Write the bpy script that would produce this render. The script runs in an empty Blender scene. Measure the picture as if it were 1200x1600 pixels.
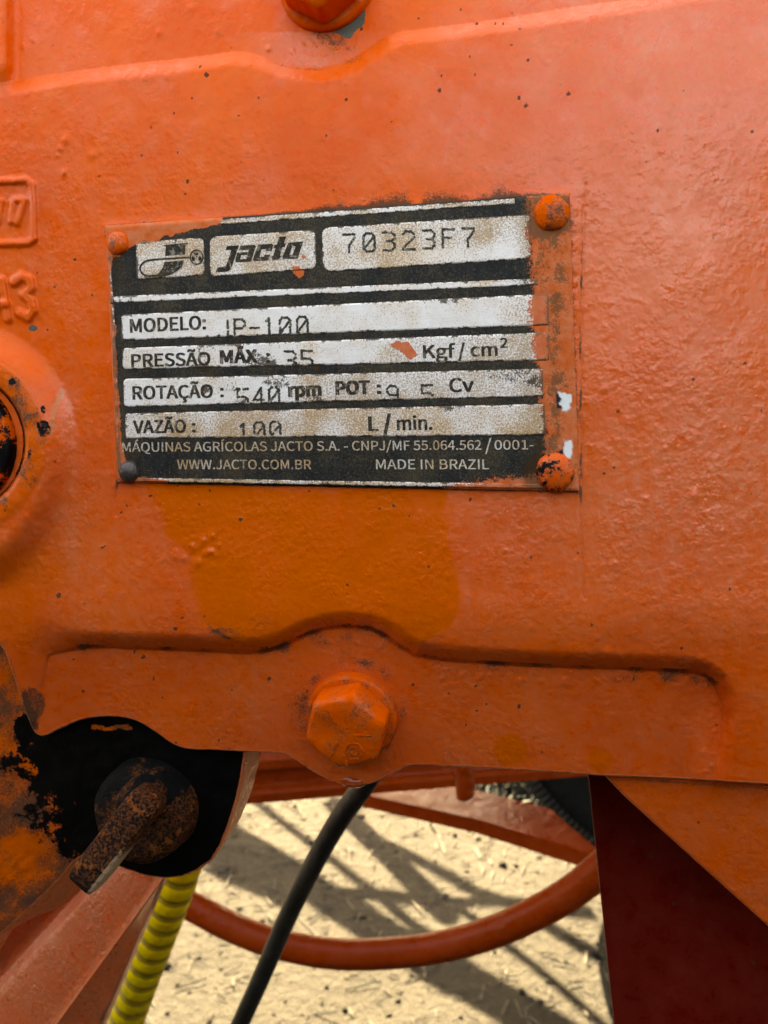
import bpy, bmesh, math, random
import numpy as np
from mathutils import Vector, Matrix

random.seed(7)
rng = np.random.default_rng(7)
scene = bpy.context.scene
COL = scene.collection
R = math.radians

# ------------------------------------------------------------------ camera
CAM = np.array([0.0531, -0.1884, -0.0235])
YAW, PITCH, ROLL = R(12.0), R(-4.0), R(-1.6)
F, CX, CY = 1200.0, 600.0, 800.0          # focal length in photograph pixels (1200 x 1600)
_fw = np.array([-math.sin(YAW), math.cos(YAW), 0.0])
_rt = np.array([math.cos(YAW), math.sin(YAW), 0.0])
_up = np.array([0, 0, 1.0])
_fw, _up = math.cos(PITCH) * _fw + math.sin(PITCH) * _up, math.cos(PITCH) * _up - math.sin(PITCH) * _fw
_rt, _up = math.cos(ROLL) * _rt + math.sin(ROLL) * _up, math.cos(ROLL) * _up - math.sin(ROLL) * _rt
cd = bpy.data.cameras.new('camera')
cam = bpy.data.objects.new('camera', cd)
COL.objects.link(cam)
M = Matrix([[_rt[i], _up[i], -_fw[i], CAM[i]] for i in range(3)] + [[0, 0, 0, 1]])
cam.matrix_world = M
cd.sensor_fit = 'VERTICAL'
cd.sensor_height = 24.0
cd.sensor_width = 18.0
cd.lens = 24.0 * F / 1600.0
cd.clip_start = 0.01
cd.clip_end = 300.0
cd.dof.use_dof = True
cd.dof.focus_distance = 0.190
cd.dof.aperture_fstop = 15.0
scene.camera = cam

# ------------------------------------------------------------------ daylight
SUN_AZ, SUN_EL = R(-26.0), R(36.0)         # azimuth from +Y towards +X: behind the casing, to the left
world = bpy.data.worlds.new('World')
scene.world = world
world.use_nodes = True
wn = world.node_tree
wn.nodes.clear()
sky = wn.nodes.new('ShaderNodeTexSky')
sky.sky_type = 'NISHITA'
sky.sun_disc = False
sky.sun_elevation = SUN_EL
sky.sun_rotation = SUN_AZ
sky.air_density = 1.0
sky.dust_density = 4.0
sky.ozone_density = 1.0
bg = wn.nodes.new('ShaderNodeBackground')
bg.inputs['Strength'].default_value = 0.075
wo = wn.nodes.new('ShaderNodeOutputWorld')
wn.links.new(sky.outputs[0], bg.inputs[0])
wn.links.new(bg.outputs[0], wo.inputs[0])
SUN = Vector((math.sin(SUN_AZ) * math.cos(SUN_EL), math.cos(SUN_AZ) * math.cos(SUN_EL), math.sin(SUN_EL)))
sl = bpy.data.lights.new('sun', 'SUN')
sl.energy = 5.0
sl.angle = R(0.55)
sl.color = (1.0, 0.93, 0.78)
sun = bpy.data.objects.new('sun', sl)
COL.objects.link(sun)
sun.rotation_euler = SUN.to_track_quat('Z', 'Y').to_euler()
scene.view_settings.view_transform = 'Standard'
scene.view_settings.look = 'None'
scene.view_settings.gamma = 1.0
scene.view_settings.exposure = 4.52
scene.view_settings.use_white_balance = True     # the phone balanced for open shade
scene.view_settings.white_balance_temperature = 11500

# ------------------------------------------------------------------ pixel <-> place helpers
def ray(px, py):
    px = np.asarray(px, float); py = np.asarray(py, float)
    u = (px - CX) / F; v = -(py - CY) / F
    return _fw + u[..., None] * _rt + v[..., None] * _up
def at(px, py, y):                       # point on the plane y = const
    d = ray(px, py)
    return CAM + d * ((y - CAM[1]) / d[..., 1])[..., None]
def at_d(px, py, dep):                   # point at a depth along the view axis
    return CAM + ray(px, py) * np.asarray(dep, float)[..., None]
def at_z(px, py, z):                     # point on the level z = const
    d = ray(px, py)
    return CAM + d * ((z - CAM[2]) / d[..., 2])[..., None]
def V(a): return Vector([float(t) for t in a])
MM = 0.001
PX = 0.000163                            # metres per photograph pixel on the casing

def smooth(x, a, b):
    t = np.clip((x - a) / (b - a), 0, 1)
    return t * t * (3 - 2 * t)
def seg_dist(px, py, pts, closed=False):
    d = np.full(np.shape(px), 1e9)
    n = len(pts)
    for i in range(n if closed else n - 1):
        ax, ay = pts[i]; bx, by = pts[(i + 1) % n]
        dx, dy = bx - ax, by - ay
        L = dx * dx + dy * dy + 1e-9
        t = np.clip(((px - ax) * dx + (py - ay) * dy) / L, 0, 1)
        d = np.minimum(d, np.hypot(px - ax - t * dx, py - ay - t * dy))
    return d
def inside(px, py, pts):
    r = np.zeros(np.shape(px), bool)
    n = len(pts); j = n - 1
    for i in range(n):
        xi, yi = pts[i]; xj, yj = pts[j]
        if yi != yj:
            r ^= ((yi > py) != (yj > py)) & (px < (xj - xi) * (py - yi) / (yj - yi) + xi)
        j = i
    return r
def sdist(px, py, pts):                  # positive inside
    d = seg_dist(px, py, pts, True)
    return np.where(inside(px, py, pts), d, -d)
def _hash(ix, iy, s):
    h = (ix.astype(np.int64) * 374761393 + iy.astype(np.int64) * 668265263 + s * 974711) & 0xffffffff
    h = ((h ^ (h >> 13)) * 1274126177) & 0xffffffff
    h = h ^ (h >> 16)
    return (h & 0xffff) / 65535.0
def vnoise(x, y, s=0):
    ix = np.floor(x); iy = np.floor(y)
    fx = x - ix; fy = y - iy
    fx = fx * fx * (3 - 2 * fx); fy = fy * fy * (3 - 2 * fy)
    a = _hash(ix, iy, s); b = _hash(ix + 1, iy, s); c = _hash(ix, iy + 1, s); d = _hash(ix + 1, iy + 1, s)
    return (a * (1 - fx) + b * fx) * (1 - fy) + (c * (1 - fx) + d * fx) * fy
def fbm(x, y, size, s=0, octv=3):        # -0.5 .. 0.5, `size` in pixels
    t = 0; amp = 1; tot = 0
    for o in range(octv):
        t = t + amp * (vnoise(x / size + 17.3 * o, y / size + 5.1 * o, s + o) - 0.5)
        tot += amp; amp *= 0.5; size = size / 2.03
    return t / tot
def spline(pts, n=8, closed=False):      # Catmull-Rom through the points
    P = [np.array(p, float) for p in pts]
    out = []
    m = len(P)
    for i in range(m if closed else m - 1):
        g = (lambda k: P[k % m]) if closed else (lambda k: P[min(max(k, 0), m - 1)])
        p0, p1, p2, p3 = g(i - 1), g(i), g(i + 1), g(i + 2)
        for k in range(n):
            t = k / n
            out.append(0.5 * ((2 * p1) + (-p0 + p2) * t + (2 * p0 - 5 * p1 + 4 * p2 - p3) * t * t + (-p0 + 3 * p1 - 3 * p2 + p3) * t ** 3))
    if not closed: out.append(P[-1])
    return out

def lean_back(py):                       # the casting leans back above and below the nameplate (metres)
    py = np.asarray(py, float)
    a = np.clip(py - 935, 0, 70)
    lo = 0.5 * 0.21 / 70 * a ** 2 + 0.21 * np.clip(py - 1005, 0, None)
    b = np.clip(300 - py, 0, None)
    return (lo + 0.5 * 5e-4 * b ** 2) * PX

# ------------------------------------------------------------------ object helpers
def link_mesh(name, me, mat=None, parent=None, smooth_=True):
    if mat is not None:
        for m in (mat if isinstance(mat, (list, tuple)) else [mat]):
            me.materials.append(m)
    if smooth_:
        me.shade_smooth()
    o = bpy.data.objects.new(name, me)
    COL.objects.link(o)
    if parent is not None: o.parent = parent
    return o
def pymesh(name, verts, faces, mat=None, parent=None, smooth_=True):
    me = bpy.data.meshes.new(name)
    me.from_pydata([tuple(map(float, v)) for v in verts], [], faces)
    me.update()
    return link_mesh(name, me, mat, parent, smooth_)
def grid_mesh(name, P, mat=None, parent=None, flip=False):     # P: rows x cols x 3, fast path
    r, c = P.shape[:2]
    idx = np.arange(r * c).reshape(r, c)
    q = np.stack([idx[:-1, :-1], idx[:-1, 1:], idx[1:, 1:], idx[1:, :-1]], -1).reshape(-1, 4)
    if flip: q = q[:, ::-1]
    me = bpy.data.meshes.new(name)
    me.vertices.add(r * c)
    me.vertices.foreach_set('co', P.reshape(-1).astype(np.float32))
    me.loops.add(q.size)
    me.loops.foreach_set('vertex_index', q.reshape(-1).astype(np.int32))
    me.polygons.add(len(q))
    me.polygons.foreach_set('loop_start', (np.arange(len(q)) * 4).astype(np.int32))
    me.update(calc_edges=True)
    me.validate()
    return link_mesh(name, me, mat, parent)
def set_attr(o, name, rgb):
    me = o.data
    n = len(me.vertices)
    a = np.ones((n, 4), np.float32)
    for k, ch in enumerate(rgb):
        a[:, k] = 0 if ch is None else np.asarray(ch, np.float32).reshape(-1)
    at_ = me.attributes.new(name, 'FLOAT_COLOR', 'POINT')
    at_.data.foreach_set('color', a.reshape(-1))
def tag(o, label, cat, group=None, kind=None):
    o['label'] = label; o['category'] = cat
    if group: o['group'] = group
    if kind: o['kind'] = kind
    return o
def empty(name, loc=(0, 0, 0)):
    o = bpy.data.objects.new(name, None)
    o.location = loc
    o.empty_display_size = 0.02
    COL.objects.link(o)
    return o
def prism(name, front, depth, mat, parent=None, bevel=0.0, back_scale=1.0, smooth_=False):
    """front: list of 3-D points; pushed back along +y by depth"""
    bm = bmesh.new()
    c = np.mean(np.array(front), 0)
    a = [bm.verts.new(V(p)) for p in front]
    b = [bm.verts.new(V(c + (np.array(p) - c) * back_scale + np.array([0, depth, 0]))) for p in front]
    n = len(a)
    bm.faces.new(a); bm.faces.new(b[::-1])
    for i in range(n):
        bm.faces.new((a[i], b[i], b[(i + 1) % n], a[(i + 1) % n]))
    bmesh.ops.recalc_face_normals(bm, faces=bm.faces[:])
    if bevel:
        bmesh.ops.bevel(bm, geom=bm.edges[:], offset=bevel, segments=3, profile=0.5, affect='EDGES', clamp_overlap=True)
    me = bpy.data.meshes.new(name); bm.to_mesh(me); bm.free()
    o = link_mesh(name, me, mat, parent, smooth_)
    return o
def tube(name, pts, rad, mat, parent=None, seg=20, rfun=None):
    P = [np.array(p, float) for p in pts]
    n = len(P)
    rows = []
    ref = np.array([0.31, 0.17, 0.94])
    for i, p in enumerate(P):
        t = P[min(i + 1, n - 1)] - P[max(i - 1, 0)]; t /= np.linalg.norm(t)
        a = np.cross(t, ref); a /= np.linalg.norm(a); b = np.cross(t, a)
        r = (rad[i] if hasattr(rad, '__len__') else rad) * (rfun(i) if rfun else 1)
        ang = np.linspace(0, 2 * math.pi, seg + 1)
        rows.append(p + r * (np.cos(ang)[:, None] * a + np.sin(ang)[:, None] * b))
    bm = bmesh.new()
    vs = [[bm.verts.new(V(q)) for q in row[:-1]] for row in rows]
    for i in range(n - 1):
        for k in range(seg):
            bm.faces.new((vs[i][k], vs[i][(k + 1) % seg], vs[i + 1][(k + 1) % seg], vs[i + 1][k]))
    bm.faces.new(vs[0][::-1]); bm.faces.new(vs[-1])
    bmesh.ops.recalc_face_normals(bm, faces=bm.faces[:])
    me = bpy.data.meshes.new(name); bm.to_mesh(me); bm.free()
    return link_mesh(name, me, mat, parent)
def lathe(name, prof, centre, mat, parent=None, seg=48, squash=None):
    """profile [(radius, y)] turned about the y axis, y relative to centre"""
    bm = bmesh.new()
    rings = []
    for r, y in prof:
        if r < 1e-7:
            rings.append([bm.verts.new((centre[0], centre[1] + y, centre[2]))])
        else:
            ring = []
            for k in range(seg):
                a = 2 * math.pi * k / seg
                rr = r * (squash(a, r) if squash else 1)
                ring.append(bm.verts.new((centre[0] + rr * math.cos(a), centre[1] + y, centre[2] + rr * math.sin(a))))
            rings.append(ring)
    for A, B in zip(rings[:-1], rings[1:]):
        for k in range(seg):
            q = [A[k % len(A)], A[(k + 1) % len(A)], B[(k + 1) % len(B)], B[k % len(B)]]
            q = list(dict.fromkeys(q))
            if len(q) > 2: bm.faces.new(q)
    bmesh.ops.recalc_face_normals(bm, faces=bm.faces[:])
    me = bpy.data.meshes.new(name); bm.to_mesh(me); bm.free()
    return link_mesh(name, me, mat, parent)

# ------------------------------------------------------------------ node helper
class NT:
    def __init__(s, name):
        s.mat = bpy.data.materials.new(name); s.mat.use_nodes = True
        s.t = s.mat.node_tree; s.t.nodes.clear()
        s.out = s.t.nodes.new('ShaderNodeOutputMaterial')
        s.bsdf = s.t.nodes.new('ShaderNodeBsdfPrincipled')
        s.t.links.new(s.bsdf.outputs[0], s.out.inputs[0])
        s.tc = s.t.nodes.new('ShaderNodeTexCoord')
        s.co = s.tc.outputs['Object']
    def put(s, inp, v):
        if isinstance(v, bpy.types.NodeSocket): s.t.links.new(v, inp)
        elif v is not None: inp.default_value = (*v, 1.0) if isinstance(v, (tuple, list)) and len(v) == 3 and inp.type == 'RGBA' else v
    def n(s, kind, **kw):
        nd = s.t.nodes.new(kind)
        for k, v in kw.items(): setattr(nd, k, v)
        return nd
    def noise(s, scale, detail=2, rough=0.5, vec=None, dist=0.0, out='Fac'):
        nd = s.n('ShaderNodeTexNoise')
        s.put(nd.inputs['Vector'], vec or s.co)
        nd.inputs['Scale'].default_value = scale; nd.inputs['Detail'].default_value = detail
        nd.inputs['Roughness'].default_value = rough; nd.inputs['Distortion'].default_value = dist
        return nd.outputs[out]
    def vor(s, scale, feature='F1', vec=None, out='Distance', rnd=1.0):
        nd = s.n('ShaderNodeTexVoronoi', feature=feature)
        s.put(nd.inputs['Vector'], vec or s.co)
        nd.inputs['Scale'].default_value = scale; nd.inputs['Randomness'].default_value = rnd
        return nd.outputs[out]
    def m(s, op, a, b=None, c=None, clamp=False):
        nd = s.n('ShaderNodeMath', operation=op, use_clamp=clamp)
        for i, v in enumerate((a, b, c)):
            if v is not None: s.put(nd.inputs[i], v)
        return nd.outputs[0]
    def rng(s, v, a, b, c=0.0, d=1.0):
        nd = s.n('ShaderNodeMapRange', interpolation_type='SMOOTHSTEP')
        s.put(nd.inputs[0], v)
        for i, x in enumerate((a, b, c, d)): s.put(nd.inputs[i + 1], x)
        return nd.outputs[0]
    def mix(s, f, a, b, mode='MIX'):
        nd = s.n('ShaderNodeMix', data_type='RGBA', blend_type=mode)
        s.put(nd.inputs[0], f); s.put(nd.inputs[6], a); s.put(nd.inputs[7], b)
        return nd.outputs[2]
    def mixf(s, f, a, b):
        nd = s.n('ShaderNodeMix', data_type='FLOAT')
        s.put(nd.inputs[0], f); s.put(nd.inputs[2], a); s.put(nd.inputs[3], b)
        return nd.outputs[0]
    def attr(s, name):
        a = s.n('ShaderNodeAttribute', attribute_name=name)
        sp = s.n('ShaderNodeSeparateColor')
        s.t.links.new(a.outputs['Color'], sp.inputs[0])
        return sp.outputs[0], sp.outputs[1], sp.outputs[2]
    def bump(s, h, dist, strength=1.0, normal=None):
        nd = s.n('ShaderNodeBump')
        nd.inputs['Strength'].default_value = strength; nd.inputs['Distance'].default_value = dist
        s.put(nd.inputs['Height'], h)
        if normal is not None: s.t.links.new(normal, nd.inputs['Normal'])
        return nd.outputs[0]
    def done(s, color=None, rough=None, metal=None, normal=None, spec=None):
        if color is not None: s.put(s.bsdf.inputs['Base Color'], color)
        if rough is not None: s.put(s.bsdf.inputs['Roughness'], rough)
        if metal is not None: s.put(s.bsdf.inputs['Metallic'], metal)
        if normal is not None: s.put(s.bsdf.inputs['Normal'], normal)
        if spec is not None: s.put(s.bsdf.inputs['Specular IOR Level'], spec)
        return s.mat

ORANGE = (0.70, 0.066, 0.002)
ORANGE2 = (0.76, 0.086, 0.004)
FILM = (0.64, 0.165, 0.065)

def paint_material(name, base=ORANGE, base2=ORANGE2, film=FILM, film_amt=0.26, peel=1.0, scale=1.0, specks=True):
    s = NT(name)
    stain, dirt, grease = s.attr('mask_a')
    chip, pale, rust_bounce = s.attr('mask_b')
    big = s.noise(28 * scale, 3, 0.6)
    mid = s.noise(260 * scale, 3, 0.6)
    fine = s.noise(1500 * scale, 4, 0.65)
    grit = s.noise(3600 * scale, 2, 0.6)
    c = s.mix(s.rng(big, 0.35, 0.65), base, base2)
    # powdery film of old dust over the paint, absent where oil has wetted it; pale adds painted sheen and rim light
    f = s.m('MULTIPLY', s.rng(s.m('ADD', s.m('MULTIPLY', mid, 0.6), s.m('MULTIPLY', fine, 0.4)), 0.3, 0.72), film_amt)
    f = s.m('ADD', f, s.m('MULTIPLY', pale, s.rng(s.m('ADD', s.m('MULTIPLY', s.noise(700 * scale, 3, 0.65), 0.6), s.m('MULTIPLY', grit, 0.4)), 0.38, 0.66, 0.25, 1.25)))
    f = s.m('MULTIPLY', f, s.m('SUBTRACT', 1.0, s.m('MULTIPLY', stain, 0.9)), clamp=True)
    c = s.mix(f, c, film)
    c = s.mix(s.m('MULTIPLY', stain, 0.80), c, s.mix(mid, (0.60, 0.083, 0.002), (0.67, 0.104, 0.004)))
    c = s.mix(s.m('MULTIPLY', s.rng(s.m('ADD', rust_bounce, s.m('MULTIPLY', s.m('SUBTRACT', fine, 0.5), 0.9)), 0.3, 0.75), 0.8), c, (0.42, 0.21, 0.085))
    # dirt: speckled brown-black
    dn = s.m('ADD', s.m('MULTIPLY', s.m('SUBTRACT', grit, 0.5), 0.9), s.m('MULTIPLY', s.m('SUBTRACT', fine, 0.5), 0.9))
    df = s.rng(s.m('ADD', dirt, dn), 0.42, 0.85)
    df = s.m('MULTIPLY', df, s.rng(dirt, 0.02, 0.2))
    c = s.mix(s.m('MULTIPLY', df, 0.9), c, (0.05, 0.028, 0.014))
    sp = None
    if specks:
        v = s.vor(330 * scale)
        col = s.vor(330 * scale, out='Color')
        sc = s.n('ShaderNodeSeparateColor'); s.t.links.new(col, sc.inputs[0])
        sp = s.m('MULTIPLY', s.m('LESS_THAN', v, s.m('MULTIPLY', sc.outputs[1], 0.13)), s.m('GREATER_THAN', sc.outputs[0], 0.80))
        c = s.mix(s.m('MULTIPLY', sp, 0.85), c, (0.09, 0.03, 0.012))
    # bare metal chips
    cf = s.rng(s.m('ADD', chip, s.m('MULTIPLY', s.m('SUBTRACT', fine, 0.5), 0.8)), 0.4, 0.6)
    c = s.mix(cf, c, s.mix(grit, (0.035, 0.034, 0.028), (0.13, 0.12, 0.10)))
    # black grease
    gn = s.m('ADD', s.m('MULTIPLY', s.m('SUBTRACT', s.noise(420 * scale, 5, 0.7), 0.5), 1.1), s.m('MULTIPLY', s.m('SUBTRACT', fine, 0.5), 0.35))
    gf = s.rng(s.m('ADD', grease, gn), 0.45, 0.58)
    gf = s.m('MULTIPLY', gf, s.rng(grease, 0.02, 0.2))
    c = s.mix(gf, c, s.mix(mid, (0.0010, 0.0009, 0.0009), (0.004, 0.003, 0.0025)))
    r = s.mixf(s.rng(mid, 0.3, 0.7), 0.24, 0.46)
    r = s.mixf(stain, r, 0.26)
    r = s.mixf(df, r, 0.8)
    r = s.mixf(gf, r, s.mixf(mid, 0.3, 0.6))
    spec = s.mixf(gf, s.m('ADD', 0.10, s.m('MULTIPLY', pale, 1.2)), 0.10)
    uneven = s.rng(s.noise(75 * scale, 3, 0.6), 0.32, 0.68, 0.10, 1.15)
    uneven = s.m('ADD', uneven, s.m('MULTIPLY', pale, 0.6))
    pits = s.rng(s.vor(520 * scale), 0.0, 0.35, -0.55, 0.0)
    h = s.m('ADD', s.m('MULTIPLY', s.noise(560 * scale, 1, 0.45), 1.0), s.m('MULTIPLY', s.noise(1500 * scale, 2, 0.5), 0.30))
    h = s.m('MULTIPLY', s.m('ADD', h, s.m('MULTIPLY', pits, 0.35)), uneven)
    h = s.m('ADD', h, s.m('MULTIPLY', grit, s.m('ADD', 0.05, s.m('MULTIPLY', dirt, 0.5))))
    h = s.m('ADD', h, s.m('MULTIPLY', gf, 0.25))
    nb = s.bump(h, 0.00023 * peel / scale, 1.0)
    return s.done(c, r, 0.0, nb, spec)

PAINT = paint_material('orange_paint')
PAINT_SHADED = paint_material('orange_paint_shaded', base=(0.22, 0.020, 0.001), base2=(0.28, 0.028, 0.002), film_amt=0.08, peel=1.5, scale=0.3)  # same orange with the shade behind the casing put into the base
RED_SHADED = paint_material('shade_red_paint', base=(0.10, 0.003, 0.0015), base2=(0.14, 0.005, 0.002), film=(0.20, 0.022, 0.012), film_amt=0.5, peel=0.5, scale=0.5)  # shade and red interreflection put into the base colour

def simple(name, color, rough=0.5, metal=0.0, bump=0.0, bscale=400, var=0.25, spec=0.5, dust=None):
    s = NT(name)
    n = s.noise(bscale, 4, 0.6)
    c = s.mix(s.rng(n, 0.3, 0.7), tuple(v * (1 - var) for v in color), tuple(min(1, v * (1 + var)) for v in color))
    if dust:
        dn = s.m('ADD', s.m('MULTIPLY', s.noise(45, 4, 0.65, dist=0.8), 0.6), s.m('MULTIPLY', s.noise(380, 4, 0.7), 0.4))
        c = s.mix(s.m('MULTIPLY', s.rng(dn, 0.44, 0.64), 0.55), c, dust)
    nb = s.bump(n, bump, 1.0) if bump else None
    return s.done(c, s.mixf(n, rough - 0.08, rough + 0.1), metal, nb, spec)

BLACK_RUBBER = simple('black_rubber', (0.006, 0.007, 0.0065), 0.45, 0, 0.0003, 300, dust=(0.045, 0.040, 0.032))
TYRE = simple('tyre_rubber', (0.0045, 0.0045, 0.0042), 0.9, 0, 0.002, 90, 0.4, 0.1)
TYRE_DUSTY = simple('dusty_tread_rubber', (0.022, 0.020, 0.017), 0.9, 0, 0.002, 90, 0.4, 0.1)
YELLOW = simple('yellow_plastic', (0.76, 0.53, 0.006), 0.35, 0, 0.0002, 200, 0.12, dust=(0.50, 0.33, 0.03))
YELLOW_GROOVE = simple('ochre_plastic', (0.26, 0.16, 0.008), 0.45, 0, 0.0002, 200, 0.15)
STEEL = simple('bare_steel', (0.060, 0.046, 0.040), 0.4, 0.4, 0.00008, 1500, 0.5)

# ------------------------------------------------------------------ the pump casing, a cast body as one relief sheet with rolled lower edge
casing = empty('pump_casing', V(at(600, 1000, 0.0)))
tag(casing, 'orange painted cast pump casing filling the frame, specked with dirt and oil stains', 'pump')
bpy.context.view_layer.update()
def put_under(o, p):                      # keep the place, hang under p
    o.parent = p
    o.matrix_parent_inverse = p.matrix_world.inverted()
    return o

BOTTOM = spline([(-260, 840), (-160, 880), (-60, 945), (0, 1003), (22, 1052), (42, 1112), (60, 1146), (90, 1136), (120, 1123), (150, 1117), (185, 1117),
    (215, 1124), (245, 1142), (268, 1158), (292, 1167), (340, 1169), (400, 1172), (440, 1174), (462, 1184), (490, 1203), (515, 1216),
    (545, 1224), (578, 1221), (605, 1209), (630, 1196), (652, 1192), (720, 1195), (800, 1199), (880, 1204), (950, 1209), (1050, 1213), (1200, 1222), (1300, 1229), (1460, 1238)], 6)
BOTTOM = np.array(BOTTOM)
B_LINE = [(-60, 1180), (40, 1120), (62, 1020), (75, 1009), (150, 1008), (220, 1010), (300, 1013), (380, 1017), (410, 1016), (432, 1010), (456, 999), (480, 988), (510, 979), (545, 976),
          (580, 980), (606, 992), (628, 1009), (650, 1021), (690, 1028), (760, 1033), (850, 1038), (1000, 1043), (1080, 1047), (1104, 1053), (1121, 1067), (1130, 1090), (1133, 1120), (1128, 1170), (1122, 1215), (1118, 1300)]
T_LINE = [(-300, 165), (-60, 145), (10, 133), (60, 124), (100, 118), (200, 105), (300, 94), (365, 85), (392, 86), (412, 93), (440, 104), (470, 110), (500, 111), (530, 106),
          (556, 96), (582, 78), (606, 60), (628, 53), (700, 45), (800, 31), (900, 15), (1000, 1), (1120, -16), (1500, -70)]
TL, TR_, BR, BL = (163, 352), (890, 301), (905, 768), (182, 754)     # corners of the nameplate
PLATE_Q = [TL, TR_, BR, BL]
STAIN = spline([(245, 745), (480, 770), (680, 758), (694, 800), (702, 850), (714, 900), (719, 940), (706, 975), (672, 1000), (640, 1004), (610, 986), (585, 968), (545, 962), (505, 966),
                (470, 985), (440, 1006), (410, 1012), (370, 1004), (335, 985), (318, 962), (306, 915), (296, 868), (262, 840), (252, 800)], 5, True)
STAIN = [tuple(p) for p in STAIN]

BLISTERS = [(249, 51, 7, .5), (298, 13, 6, .4), (340, 49, 5, .4), (60, 34, 6, .35), (52, 63, 4, .3), (36, 72, 6, .35), (102, 218, 7, .55), (94, 232, 5, .4), (90, 243, 4, .35), (146, 242, 6, .4), (100, 270, 5, .4), (158, 238, 4, .3),
            (420, 76, 5, .5), (230, 122, 7, .3), (262, 120, 5, .3), (100, 268, 4, .3), (540, 130, 4, .3), (945, 607, 6, .4), (980, 655, 9, .25), (300, 855, 7, .5), (318, 845, 6, .55), (332, 838, 5, .45), (288, 872, 6, .5), (310, 880, 6, .5),
            (275, 868, 7, .4), (330, 862, 5, .5), (342, 852, 4, .4), (960, 880, 7, .3), (1085, 772, 8, .35), (950, 1020, 6, .35), (970, 1026, 5, .3), (880, 1025, 5, .3), (905, 1030, 4, .3),
            (690, 1060, 4, .3), (752, 1056, 5, .35), (500, 1003, 4, .35), (560, 1005, 4, .35), (595, 1010, 5, .35), (505, 1020, 4, .3), (455, 1030, 4, .3), (300, 1110, 4, .3), (950, 1100, 4, .3),
            (1040, 700, 5, .3), (1130, 830, 5, .3), (1010, 780, 5, .25), (700, 900, 5, .2), (790, 860, 5, .2), (830, 980, 6, .2)]
SPECKS = [(323, 117, 5), (313, 104, 2.4), (300, 153, 3), (404, 153, 3), (373, 180, 2.5), (272, 176, 2), (293, 283, 4), (278, 237, 2), (237, 199, 1.8), (412, 281, 2.6), (687, 140, 4.5), (888, 146, 4), (811, 153, 4), (822, 165, 4),
          (612, 190, 3), (800, 20, 3), (690, 118, 3), (742, 116, 2.6), (734, 88, 2.5), (825, 94, 2.6), (799, 70, 2.2), (510, 212, 2.5), (541, 155, 2.8), (565, 45, 3.5), (745, 37, 3), (774, 37, 3), (786, 37, 2.4), (720, 14, 3), (1027, 204, 3),
          (1010, 252, 3), (1175, 205, 2.4), (117, 405, 3.6), (58, 427, 3), (144, 461, 2), (235, 774, 3.4), (91, 930, 5), (132, 942, 2.5), (224, 1027, 4.5), (210, 1018, 3), (376, 811, 4), (640, 805, 2.6), (735, 780, 4), (742, 762, 3), (960, 730, 3),
          (1164, 567, 3), (1083, 593, 3), (830, 600, 3), (744, 1072, 3.5), (811, 1103, 4), (924, 976, 3.5), (745, 1110, 2.5), (728, 1132, 2.4), (760, 1100, 2), (274, 982, 4), (285, 965, 3), (275, 1160, 3), (342, 1156, 3), (480, 1080, 2.5), (830, 870, 3),
          (645, 1070, 2.4), (615, 790, 3), (420, 1060, 3), (240, 1060, 2.5), (130, 1080, 3), (115, 1030, 2.5), (190, 800, 3.5), (160, 855, 2.6), (165, 852, 2), (990, 1060, 3), (1065, 1012, 4), (1140, 920, 3), (1190, 640, 2.6)]
RIM = [(-72, 692)]

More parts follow.
